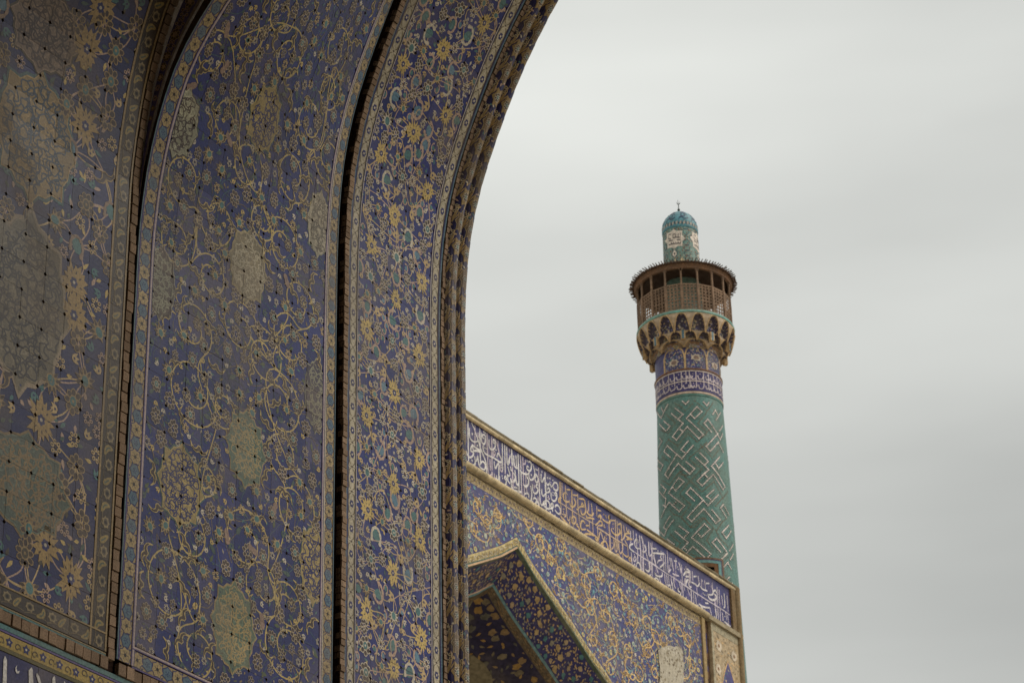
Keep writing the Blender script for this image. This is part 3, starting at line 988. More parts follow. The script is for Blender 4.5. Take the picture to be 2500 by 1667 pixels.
for c in scatter(lu0, lu1, 6.7, 13, .10, taken, 1800):
    rng.choice((lambda: D.rosette(c, .085, 8, lin(164, 138, 96), BROWN), lambda: D.palmette(c, .1, rng.uniform(0, 6.28), lin(164, 138, 96)), lambda: D.cloud(c, .09, lin(150, 124, 104)), lambda: D.arab(c, rng.uniform(0, 6.28), .14, lin(164, 138, 96))))()
allc = [(t[0], t[1]) for t in taken]
for c in allc:
    for q in sorted(allc, key=lambda q: (q[0] - c[0]) ** 2 + (q[1] - c[1]) ** 2)[1:4]:
        mx_, my_ = (c[0] + q[0]) / 2 + (q[1] - c[1]) * rng.uniform(-.3, .3), (c[1] + q[1]) / 2 + (q[0] - c[0]) * rng.uniform(-.3, .3)
        D.ribbon(smooth([c, (mx_, my_), q], 4), .011, rng.choice((PINK, OCHRE, PINK)), 1)
for c in scatter(lu0, lu1, 6.7, 13, .048, taken, 7500):
    rng.choice((lambda: D.floret(c, .055, OCHRE), lambda: D.bud(c, .05, OCHRE), lambda: D.bud(c, .05, TEAL), lambda: D.floret(c, .05, PINK)))()
for c in scatter(lu0, lu1, 6.7, 13, .024, taken, 17000):
    D.leaf(c, rng.uniform(0, 6.28), rng.uniform(.05, .09), .03, rng.choice((LEAF, TEAL, MUST, PINK, OLIVE)), 2)
ub = [11.998 - .2042 * k for k in range(23, -1, -1)]
vb = [6.726 + .2043 * k for k in range(0, 31)]
lay(S_inn, ub, vb, D, lin(36, 40, 90), wbed, "tile", M_TILE, cham=.0185, gap=.0010, tilt=.0008, vary=.2)

def olive_border(S, u0, u1, v0, v1, parent, pitch=.2043):
    D = Deco()
    w = u1 - u0
    v, k = v0, 0
    while v < v1:
        c = ((u0 + u1) / 2 + w * .08, v + pitch * .25)
        D.star(c, [w * .30 * (1 + .14 * math.cos(q * math.pi)) for q in range(14)], lin(150, 132, 98), 3, .9, 1.1)
        D.star(c, [w * .19 for q in range(10)], lin(96, 84, 62), 4, .9, 1.1)
        D.disc(c, w * .11, DARK, 5, 7)
        sg = 1 if k % 2 == 0 else -1
        b = ((u0 + u1) / 2 - w * .28, v + pitch * .55)
        q = smooth([b, (b[0] + w * .22, b[1] + sg * .02 + .035), (b[0] + w * .62, b[1] + .06)], 4)
        D.ribbon(q, [w * (.04 + .32 * math.sin(math.pi * (i + .5) / len(q))) for i in range(len(q))], lin(152, 130, 78), 3)
        D.ribbon(q[2:-2], w * .09, lin(92, 100, 84), 4)
        D.ribbon(smooth([(u0 + w * .12, v), (u0 + w * .3, v + pitch * .4), (u0 + w * .2, v + pitch)], 4), .006, lin(120, 104, 72), 2)
        v += pitch
        k += 1
    n = int((v1 - v0) / pitch)
    lay(S, [u0, u1], [v0 + pitch * q for q in range(n + 1)], D, lin(66, 55, 46), parent, "border_tile", M_TILE, gap=.0010, tilt=.001, vary=.12)
olive_border(S_inn, 12.022, 12.146, 6.60, 13.0, wbed)
olive_border(S_flip(S_inn), 6.598, 6.712, 7.32, 12.02, wbed)
tr = MB()
for a, b in ((12.000, 12.019), (12.148, 12.164)):
    tr = MB(); stripe(S_inn, a, b, 6.60, 13.0, .003, tr, lin(150, 126, 84)); tr.build("fillet", M_TILE, wall)
for a, b, c in ((6.714, 6.725, lin(150, 126, 84)), (6.580, 6.590, lin(140, 122, 84)), (6.566, 6.578, TEAL)):
    tr = MB(); stripe(S_flip(S_inn), a, b, 7.3, 12.16, .0042, tr, c); tr.build("fillet", M_TILE, wall)
bricks(S_flip(S_inn), 6.487, 6.562, 7.3, 12.235, .080, wall, depth=.04)
bricks(S_inn, 12.181, 12.240, 6.56, 13.0, .076, wall, h=.004)
# black slit, brick edge backing and the stepped arch face that grows out of it above the springing
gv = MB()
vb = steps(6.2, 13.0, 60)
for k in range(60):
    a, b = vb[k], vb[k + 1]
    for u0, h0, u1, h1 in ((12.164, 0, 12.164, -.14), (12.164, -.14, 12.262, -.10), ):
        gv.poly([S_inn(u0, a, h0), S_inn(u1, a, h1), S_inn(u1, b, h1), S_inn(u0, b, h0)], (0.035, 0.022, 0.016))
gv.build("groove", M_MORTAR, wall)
fa, fb, fc, fd = MB(), MB(), MB(), MB()
zs = steps(9.4, 12.6, 80)
def xin(z):
    return float(np.interp(z, C_INN[2], C_INN[1]))
def xmid(z):
    return float(np.interp(z, C_MID[2], C_MID[1]))
for k in range(80):
    for mbx, f0, f1, yy, col in ((fb, .14, .62, 12.244, None), (fd, .62, .74, 12.242, None), (fc, .74, 1.0, 12.262, None)):
        pl = []
        for z, ff in ((zs[k], f0), (zs[k], f1), (zs[k + 1], f1), (zs[k + 1], f0)):
            a, b = xin(z), xmid(z)
            b = max(a, b)
            pl.append((a + (b - a) * ff, yy, z + 1.6))
        if abs(pl[0][0] - pl[1][0]) < .002:
            continue
        if mbx is fb:
            mbx.poly(pl, lin(92, 88, 140))
        elif mbx is fd:
            mbx.poly(pl, lin(160, 146, 136))
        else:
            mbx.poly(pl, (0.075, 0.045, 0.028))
fb.build("arch_face", M_TILE, wall)
fd.build("arch_fillet", M_TILE, wall)
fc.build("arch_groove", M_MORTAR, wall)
D = Deco()                                      # flowers on the arch face
for z in steps(10.6, 12.5, 24):
    a, b = xin(z), xmid(z)
    if b - a > .06:
        c = (a + (b - a) * .38, z)
        rng.choice((lambda: D.rosette(c, min(.055, (b - a) * .22), 7, OCHRE, BROWN, PINK), lambda: D.floret(c, min(.05, (b - a) * .22), PINK)))()
mb = MB()
for h, c, q in D.items:
    mb.poly([(x, 12.2436 - .002 - h, z + 1.6) for x, z in q], c)
mb.build("flower", M_TILE, wall)

# ================================================================== frieze under the panels
frz = thing("inscription_frieze", "dark blue frieze with tall white letter tips under a yellow flower band at lower left", "frieze", (-LW, 11.6, 0.0))
def S_wall(u, v, h):
    return (-LW + h, u, v + 1.6)
D = Deco()
w0, w1 = 6.335, 6.425
u, k = 7.4, 0
while u < 14.5:
    c = (u, (w0 + w1) / 2)
    for q in range(5):
        a = q * 1.2566 + .3
        D.leaf(c, a, .034, .024, DEEP, 4)
    D.disc(c, .009, CREAM, 5, 6)
    c2 = (u + .075, (w0 + w1) / 2 + rng.choice((-.012, .012)))
    D.ribbon([(c2[0] + .03 * math.cos(t * .7) * (1 - t / 11), c2[1] + .03 * math.sin(t * .7) * (1 - t / 11)) for t in range(9)], .007, BROWN, 3)
    D.leaf((u + .11, c2[1]), rng.uniform(0, 6), .03, .016, lin(110, 96, 52), 3)
    u += .15
    k += 1
lay(S_wall, steps(7.3, 14.5, 36), [w0, w1], D, lin(184, 156, 78), frz, "border_tile", M_TILE, gap=.0012, tilt=.001, vary=.12)
tr = MB()
for a, b, c, h in ((6.444, 6.476, TEAL, .004), (6.428, 6.441, VIOLET, .003), (6.308, 6.332, lin(104, 94, 50), .004)):
    tr = MB(); stripe(S_flip(S_wall), a, b, 7.3, 14.5, h, tr, c, n=2); tr.build("fillet", M_TILE, frz)
D = Deco()
let = []                                        # letter tips: polygons traced at (zoomed picture) points
for pts in ([(62, 1120), (90, 1180), (84, 1500), (30, 1500), (42, 1170)], [(425, 1278), (440, 1310), (450, 1500), (388, 1500), (385, 1320)],
            [(498, 1352), (530, 1400), (560, 1500), (525, 1500), (488, 1392)], [(736, 1392), (748, 1420), (752, 1500), (705, 1500), (710, 1430)], [(876, 1462), (890, 1500), (862, 1500)],
            [(228, 1248), (218, 1290), (232, 1335), (262, 1325), (252, 1362), (222, 1362), (202, 1320), (205, 1280)]):
    q = []
    for x, y in pts:
        r = ray(x / 5.6, 1400 + y / 5.6)
        p = EYE + r * (-LW / r.x)
        q.append((p.y, p.z - 1.6))
    let.append(q)
lm = MB()
for n_, q in enumerate(let):
    lm = MB()
    if n_ < 5:
        q = [(u, v - (.9 if v < 6.17 and i in (len(q) - 2, len(q) - 3) and False else 0)) for i, (u, v) in enumerate(q)]
    cx, cy = sum(p[0] for p in q) / len(q), sum(p[1] for p in q) / len(q)
    low = [p for p in q]
    if n_ == 5:
        idx = [(0, 1, 7), (1, 6, 7), (1, 2, 6), (2, 5, 6), (2, 3, 5), (3, 4, 5)]
        for t in idx:
            lm.poly([(-LW + .004, q[i][0], q[i][1] + 1.6) for i in t], WHITE)
    else:
        lm.poly([(-LW + .004, u, v + 1.6) for u, v in q], WHITE)
        base = sorted(q, key=lambda p: p[1])[:2]
        base.sort()
        lm.poly([(-LW + .004, base[0][0], base[0][1] + 1.6), (-LW + .004, base[1][0], base[1][1] + 1.6), (-LW + .004, base[1][0], base[1][1] + .9), (-LW + .004, base[0][0], base[0][1] + .9)], WHITE)
    lm.build("letter", M_TILE, frz)
lay(S_wall, steps(7.3, 14.5, 27), steps(5.4, 6.306, 4), None, lin(52, 50, 96), frz, "tile", M_TILE, gap=.0014, tilt=.001, vary=.1)
bed(S_wall, 7.2, 14.53, 4.6, 6.6, -.022, "mortar_bed", frz)

# ================================================================== the rest of the iwan round and behind the eye (outside the picture)
XC = -1.0
sh = MB()
ys = [-7.0, 0.0, 9.96]
def mirror(x):
    return 2 * XC - x
clay = (0.46, 0.39, 0.31)
def shell(cv, ya, yb, off):
    vs_ = steps(-1.6, float(cv[0][-1]), 60)
    for k in range(60):
        a, b = at(cv, vs_[k]), at(cv, vs_[k + 1])
        for f in (lambda x: x - off, lambda x: mirror(x) + off):
            sh.poly([(f(a[0]), ya, a[1] + 1.6 + off), (f(a[0]), yb, a[1] + 1.6 + off), (f(b[0]), yb, b[1] + 1.6 + off), (f(b[0]), ya, b[1] + 1.6 + off)], clay)
shell(C_INN, -7.0, 12.3, .17)
shell(C_OUT, 12.26, 16.2, .17)
sh.poly([(-12, -7.0, 0), (10, -7.0, 0), (10, -7.0, 24), (-12, -7.0, 24)], clay)
for yy in (12.28,):
    vs_ = steps(-1.6, 15, 50)
# front wall of the iwan outside, above and beside the arch
vs_ = steps(-1.6, float(C_OUT[0][-1]), 60)
for k in range(60):
    a, b = at(C_OUT, vs_[k]), at(C_OUT, vs_[k + 1])
    for f, far in ((lambda x: x - .2, -26.0), (lambda x: mirror(x) + .2, 26.0)):
        sh.poly([(f(a[0]), 16.2, a[1] + 1.6), (far, 16.2, a[1] + 1.6), (far, 16.2, b[1] + 1.6), (f(b[0]), 16.2, b[1] + 1.6)], clay)
    a2, b2 = at(C_INN, vs_[k] * .9), at(C_INN, vs_[k + 1] * .9)
sh.poly([(-26, 16.2, 19.8), (26, 16.2, 19.8), (26, 16.2, 25), (-26, 16.2, 25)], clay)
o = sh.build("iwan_shell", M_BRICK)
o["kind"] = "structure"

gd = MB()
gd.poly([(-2000, -2000, 0), (2000, -2000, 0), (2000, 2000, 0), (-2000, 2000, 0)], (0.34, 0.31, 0.26))
o = gd.build("ground", M_GROUND)
o["kind"] = "structure"

# ================================================================== far portal front
FX = 36.0
fac = thing("portal_front", "tiled portal front with blue inscription band and pointed arch, seen past the near pier", "portal", (-FX, 58.0, 0.0))
def fp(px, py, F=FX):
    r = ray(px, py)
    p = EYE + r * (-F / r.x)
    return (p.y, p.z - 1.6)
def S_fac(off):
    return lambda u, v, h: (-FX + off + h, u, v + 1.6)
def flat(D, off, mb):
    for h, c, q in D.items:
        mb.poly([(-FX + off + .002 + h, u, v + 1.6) for u, v in q], c)

STUC = lin(206, 186, 148)
STUD = lin(116, 94, 66)
Y0, Y1 = 40.0, 67.52
# --- frame mouldings
def bar(mb, y0, y1, z0, z1, x0, x1, col):
    mb.box((-FX + x0, y0, z0 + 1.6), (x1 - x0, 0, 0), (0, y1 - y0, 0), (0, 0, z1 - z0), col)
mb = MB(); bar(mb, Y0, Y1 + .02, 32.605, 32.655, -5.0, .02, lin(112, 102, 82)); mb.build("coping_bed", M_STONE, fac)
yc = 50.0
while yc < Y1:                                  # worn coping stones, none quite in line
    L_ = min(rng.uniform(.38, .62), Y1 + .06 - yc)
    t = rng.uniform(.8, 1.2)
    mb = MB(); bar(mb, yc + .004, yc + L_ - .004, 32.656, 32.70 + rng.uniform(-.018, .012), -.6, .035 + rng.uniform(-.02, .012), tuple(q * t for q in lin(118, 108, 88)))
    mb.build("coping_stone", M_STONE, fac)
    yc += L_
def moulded(y0, y1, z0, z1, x0, x1, col, n=7):
    """half-round moulding running level along the front"""
    mb = MB()
    zc, rz, rx = (z0 + z1) / 2, (z1 - z0) / 2, (x1 - x0)
    pr = [(x0 + rx * math.sin(math.pi * k / n) ** .7, zc + rz * math.cos(math.pi * k / n)) for k in range(n + 1)]
    L = int((y1 - y0) / .35) + 1
    yb = steps(y0, y1, L)
    for j in range(L):
        t = rng.uniform(.82, 1.16)
        c = tuple(q * t for q in col)
        for k in range(n):
            mb.poly([(-FX + pr[k][0], yb[j], pr[k][1] + 1.6), (-FX + pr[k][0], yb[j + 1], pr[k][1] + 1.6), (-FX + pr[k + 1][0], yb[j + 1], pr[k + 1][1] + 1.6), (-FX + pr[k + 1][0], yb[j], pr[k + 1][1] + 1.6)], c)
    return mb
moulded(Y0, Y1, 32.49, 32.604, -.02, .05, STUC).build("upper_moulding", M_STONE, fac)
moulded(Y0, 65.50, 31.00, 31.19, 0, .13, STUC).build("lower_moulding", M_STONE, fac)
mb = MB(); bar(mb, 65.50, Y1, 30.99, 31.13, -.2, .10, lin(170, 156, 128)); mb.build("ledge", M_STONE, fac)
mb = MB(); bar(mb, 67.06, 67.30, 31.08, 32.49, -.2, .03, STUD); mb.build("frame_reveal", M_STONE, fac)
mb = MB()
for k in range(6):
    a, b = math.pi * k / 6, math.pi * (k + 1) / 6
    for j in range(4):
        z0, z1 = 28.0 + j * 1.2, 28.0 + (j + 1) * 1.2
        z1 = min(z1, 32.6)
        mb.poly([(-FX + .12 * math.sin(a), 67.41 - .11 * math.cos(a), z0 + 1.6), (-FX + .12 * math.sin(b), 67.41 - .11 * math.cos(b), z0 + 1.6), (-FX + .12 * math.sin(b), 67.41 - .11 * math.cos(b), z1 + 1.6), (-FX + .12 * math.sin(a), 67.41 - .11 * math.cos(a), z1 + 1.6)], lin(146, 124, 92))
mb.build("corner_moulding", M_STONE, fac)
# wall mass
mb = MB()
bar(mb, 65.0, 67.50, -1.6, 32.6, -5.0, -.10, STUC)
bar(mb, Y0, 65.0, 30.6, 32.6, -5.0, -.10, STUC)
mb.build("wall_mass", M_STONE, fac)
# --- inscription band
mb = MB()
bar(mb, Y0, 67.07, 31.17, 32.51, -.12, -.04, lin(60, 60, 112))
mb.build("inscription_ground", M_FAR, fac)

W = {'1': (1135, 1000, 11.2), '1b': (1135, 1080, 11.2), '2': (1245, 1060, 11.2), '2b': (1245, 1150, 11.2), '3': (1355, 1130, 11.2), '3b': (1355, 1220, 11.2), '4': (1465, 1200, 11.2), '4b': (1465, 1290, 11.2),
     '5': (1555, 1270, 11.2), '5b': (1555, 1360, 11.2), '6': (1670, 1350, 9.8), '6b': (1680, 1440, 10.453)}
# strokes of the script: window | width | points ... (a single point is a dot)
WHITE_S = """
1 40 110,265 118,800 130,1400
1 40 60,1060 85,1180 140,1280 210,1280 260,1220 270,1150
1 42 270,1150 200,1120 190,1050 215,990 250,1040 260,1100
1 46 215,940 330,1030 450,1110 470,1150
1 44 250,1115 350,1110 460,1150
1 40 150,480 150,640 175,770 250,855 330,865 390,840
1 38 210,345 300,560 400,850 450,1030 520,1200 600,1430 615,1640
1 32 300,400 305,600 300,970
1 40 435,495 440,800 445,1100 455,1430
1 36 385,610 400,740 430,730
1 38 560,780 510,740 530,670 580,700 590,800 580,890 540,930 495,880 475,780 490,660 470,620
1 50 230,650
1 46 370,965
1 46 225,1375
1 40 545,590
1 40 582,622
1 36 575,1030
1 36 612,1055
1 42 880,1085
1 36 632,625 640,1000 655,1640
1 36 760,715 765,1080 770,1640
1 38 690,800 685,950 720,1050 770,1085 830,1050 860,980 850,860 810,800 800,880 850,920
1 36 840,765 900,920 940,1050 970,1200 1030,1380
1 30 930,835 935,1000
1 42 525,960 530,1080 570,1170 650,1230 780,1290 900,1360 980,1420 1040,1400 1010,1300 970,1240 930,1180 900,1290
1 34 830,1110 800,1160 830,1240 860,1180 830,1110
1 34 830,1240 800,1300
1 38 1050,905 1060,1640
1 40 1115,950 1130,1680
1 40 1170,990 1185,1450 1230,1470
1 30 1240,1060 1245,1170
1 40 1300,1080 1310,1260 1320,1500
1 44 1270,1240 1230,1400 1240,1470
1 38 1360,1240 1380,1500
1 38 1425,1240 1430,1580
1 40 1480,1200 1490,1640
1 30 1545,1240 1550,1600
1b 42 90,510 150,590 230,615 300,580 310,490 290,360
1b 40 310,490 350,480 380,365 400,530 430,640 500,710 570,730
1b 42 440,590 500,510 560,540 590,640 570,730
1b 40 615,560 625,780 600,860 540,850 490,790
1b 36 650,560 665,820 710,890 760,850 770,780
1b 34 715,430 720,600 725,760
1b 40 830,500 840,640 870,690 910,600 950,540
1b 40 955,560 955,960 930,1010 900,990 895,880
1b 34 830,830 850,970 890,960
1b 34 770,780 790,940 780,1010
1b 34 980,600 1000,740 1050,780 1070,640
1b 46 350,680
1b 40 385,705
1b 40 225,480
1b 34 1045,905
1b 34 1060,965
1b 40 1020,600
1b 40 1025,670
1b 36 1110,560 1130,780 1120,840
1b 40 980,900 985,1090 1030,1170 1090,1180 1150,1120 1160,980 1140,900 1110,960 1150,1020
1b 40 1195,640 1230,760 1260,870 1220,900 1180,860
1b 38 1200,900 1200,1010 1260,1120
1b 42 1280,980 1310,1200 1360,1300 1450,1340 1570,1340
1b 38 1280,700 1310,760 1390,880 1400,980 1340,1070 1290,1030
1b 36 1330,640 1345,1240 1350,1350
1b 40 1420,900 1430,1080 1470,1150 1500,1080
1b 36 1490,650 1510,1480
1b 42 1225,1230
1b 38 1390,1215
1b 38 1440,1230
1b 38 1275,670
1b 38 1285,740
2 40 75,400 85,740 95,860
2 40 30,560 10,760
2 40 125,560 140,820 200,910 250,900
2 38 185,560 210,860
2 40 245,520 265,930 275,1540
2 38 310,560 330,960
2 36 375,600 390,980 400,1400
2 34 450,680 440,800 380,780
2 40 300,960 360,1040 470,1080 540,1060 560,960
2 40 530,760 560,730 610,800 600,960 540,980 490,930 500,860 550,900
2 38 650,800 700,980 700,1120 650,1220 590,1230 550,1160 545,1080
2 36 460,1000 465,1480
2 40 330,1000 345,1568
2 34 810,900 820,1200 830,1600
2 38 740,1120 710,1200 740,1290 790,1280 790,1180 740,1080 720,1110
2 40 985,1020 990,1280 1000,1560
2 38 880,1060 880,1240 910,1290 950,1200 985,1160
2 40 1020,1300 1060,1380 1110,1330 1120,1300 1150,1420 1200,1390
2 42 1200,1390 1240,1310 1310,1330 1340,1430 1330,1500 1280,1520 1220,1470 1200,1390
2 46 1060,1180
2 46 1120,1195
2 44 1200,1245
2 40 735,940
2 40 770,965
2 44 610,1100
2 38 900,1010
2 40 500,715
2 38 50,890
2 38 55,965
2 40 40,1180 90,1290 140,1280 180,1180 160,960
2 36 90,900 110,1440
2 40 200,1230 210,1350 250,1360
2 38 480,1130 530,1220 530,1350 480,1400 420,1390 400,1310
2 42 60,1400 110,1500 200,1540 330,1550
2 46 170,1440
2 44 215,1455
2b 42 60,420 120,520 220,555 340,565
2b 36 270,440 285,700
2b 36 345,300 350,560 380,680 420,640 420,420
2b 38 420,400 480,410 530,340 540,240 490,160
2b 40 430,610 500,590 540,640 540,710
2b 40 590,390 620,560 620,720 590,810 540,830 490,790 475,690
2b 34 480,430 490,600
2b 40 640,340 650,500 690,590 750,590 790,520 780,450 740,410 770,340 790,380
2b 36 690,370 695,460
2b 40 830,300 845,700 860,850 900,920 940,860 945,800
2b 40 900,470 900,600 940,670 1000,600
2b 38 1000,290 1010,560 1020,1200
2b 40 1020,570 1090,560 1120,500 1080,440 1050,500
2b 36 1070,640 1080,700 1060,740 1120,740
2b 42 1150,560 1160,720 1210,800 1270,790 1310,700 1300,600 1270,570 1250,630 1300,660
2b 36 1205,575
2b 36 1205,645
2b 44 650,800 640,860 680,910 740,850 760,770 700,720 660,760
2b 42 740,850 750,930 780,960 820,900 800,820 770,860
2b 36 795,670 805,900
2b 44 1010,860 960,900 970,950 1060,1010 1110,1000 1110,880 1060,800 1000,790 960,850
2b 44 1060,1010 1180,1000 1210,930 1190,870 1150,900 1160,980
2b 40 1180,1000 1200,1100
2b 44 1270,990 1270,930 1330,920 1390,1000 1410,1100 1380,1160 1310,1120 1260,1040
2b 46 1130,1080 1150,1190 1220,1290 1310,1320 1390,1280
2b 40 880,1090 930,1040
2b 38 950,1050 930,1100 970,1120 990,1070 950,1050
2b 42 835,1015
2b 42 1260,1200
2b 38 1075,1150
2b 42 1360,1385
2b 30 700,650
"""
GOLD_S = """
3 42 165,500 170,900 180,1100
3 32 215,520 220,900
3 34 310,600 325,1000 340,1400
3 42 200,930 140,960 130,1040 180,1080
3 42 290,790 260,850 260,960 300,1030 370,1050 430,1030
3 36 330,790 370,860
3 40 345,715 445,720
3 38 485,720 495,1150 510,1500
3 40 525,860 640,880
3 36 645,830 655,1180 680,1450
3 42 540,940 560,990 585,1040 580,1130 510,1190 450,1150 430,1080
3 38 610,1250 650,1260 690,1200 770,1170 820,1190 800,1130 770,1080 750,1160
3 42 680,960 760,970 830,1000 850,1120 870,1260 850,1360 800,1400 750,1370 735,1270
3 36 935,1020 945,1250 910,1330
3 36 1015,1090 1040,1250 1040,1420
3 40 890,1320 960,1400 1050,1420 1080,1340
3 34 1165,1170 1170,1450
3 40 1190,1275 1290,1300
3 42 880,1400 900,1480 1000,1490 1100,1520
3 28 180,1080 330,1180 500,1290 700,1420 900,1540 1100,1660
3b 36 185,100 190,340 150,380
3b 34 340,180 350,420 390,545 430,520 440,440
3b 44 175,430 260,520 330,600 400,680
3b 44 170,590 240,620 290,580 350,640
3b 34 215,380 300,390 320,430 280,450 270,400
3b 34 240,235 290,240
3b 30 255,290 260,350
3b 44 430,570 430,730 480,830 560,870 650,850 690,810 680,750 610,670 650,650
3b 42 490,580 480,500 530,440 590,490 590,590 540,640 490,600 470,540
3b 30 520,470 525,790
3b 44 850,640 810,570 760,570 730,650 730,740 770,800 870,790
3b 40 870,690 960,690
3b 40 900,800 990,870 1080,940 1150,990
3b 46 740,1020 780,1030 830,950 890,920 1000,930 1090,960
3b 34 740,850 745,1000
3b 42 1150,1010 1130,1050 1170,1090 1190,1040 1150,1000
3b 40 1190,1080 1170,1180 1110,1230 1050,1210 1025,1120
3b 30 685,430 690,650
3b 32 960,570 970,760
3b 36 1050,480 1070,900
3b 34 1190,700 1200,1050
3b 40 1210,1100 1230,1000 1250,890 1280,870 1310,960 1350,1070 1390,1030 1380,970
3b 40 1220,1120 1240,1220 1280,1220 1310,1140
3b 44 1360,1240 1330,1190 1350,1130 1410,1120 1450,1200 1480,1320 1420,1340 1350,1290 1320,1210
3b 42 1240,1330 1350,1370
3b 40 1190,640 1240,570 1300,580 1320,670 1290,690 1200,690
3b 40 1320,500 1380,560 1470,610 1540,620
3b 40 1520,410 1490,470 1530,520 1540,600
3b 40 1200,470 1240,410 1290,440 1270,520
3b 34 1500,640 1520,1100 1530,1568
3b 36 880,400 900,480 1000,480 1100,510
3b 38 1120,640 1150,670 1190,620
3b 36 665,935
3b 34 905,1075
3b 34 965,1080
3b 34 970,1150
3b 36 1360,385
3b 36 1415,420
3b 34 1430,470
3b 34 1380,660 1360,720 1410,740
3b 30 1160,740 1300,830 1430,910 1540,990
4 40 270,640 255,700 290,740 300,640 280,830 230,830 140,780 90,720
4 34 440,740 450,1100 465,1500
4 36 490,780 505,1160 520,1568
4 40 510,890 560,870 600,880 610,1100 620,1300
4 38 330,770 430,780
4 42 330,980 350,1070 420,1150 500,1170 570,1120 560,1040 530,1000
4 34 275,850 285,1200 300,1568
4 36 660,900 690,1080 690,1220 640,1300 590,1300
4 36 750,950 760,1060 810,1080 810,1010
4 40 850,1130 740,1130 720,1190 800,1240 880,1290
4 42 910,1290 800,1280 750,1300
4 36 700,1300 740,1400 780,1460
4 38 380,870
4 38 390,1000
4 30 0,990 140,1080 300,1190 480,1300 640,1400 780,1490
4 38 40,620 10,700
4b 36 0,170 40,80 80,180 120,290 150,250 140,190
4b 40 0,440 40,450 70,370
4b 42 130,440 90,410 120,340 190,350 230,450 250,560 190,560 130,510 90,440
4b 42 0,540 110,580
4b 36 390,240 410,420 390,500 330,560 310,560
4b 34 300,100 320,740
4b 34 430,280 435,540 460,620 490,560 480,300
4b 36 540,340 550,580 580,660 640,600 650,420
4b 36 620,180 640,600
4b 42 360,620 370,760 400,790 450,720 520,690 570,760 600,850
4b 38 500,830
4b 34 650,670 660,950
4b 38 640,640 700,720 780,760 800,700
4b 40 850,880 820,830 850,770 880,840 870,890
4b 44 720,860 730,960 780,1030 840,1010 880,950
4b 36 700,300 750,400 780,460
4b 32 780,480 800,740
4b 36 185,640
4b 36 270,680
4b 36 200,260
4b 34 355,380
4b 34 195,180
"""
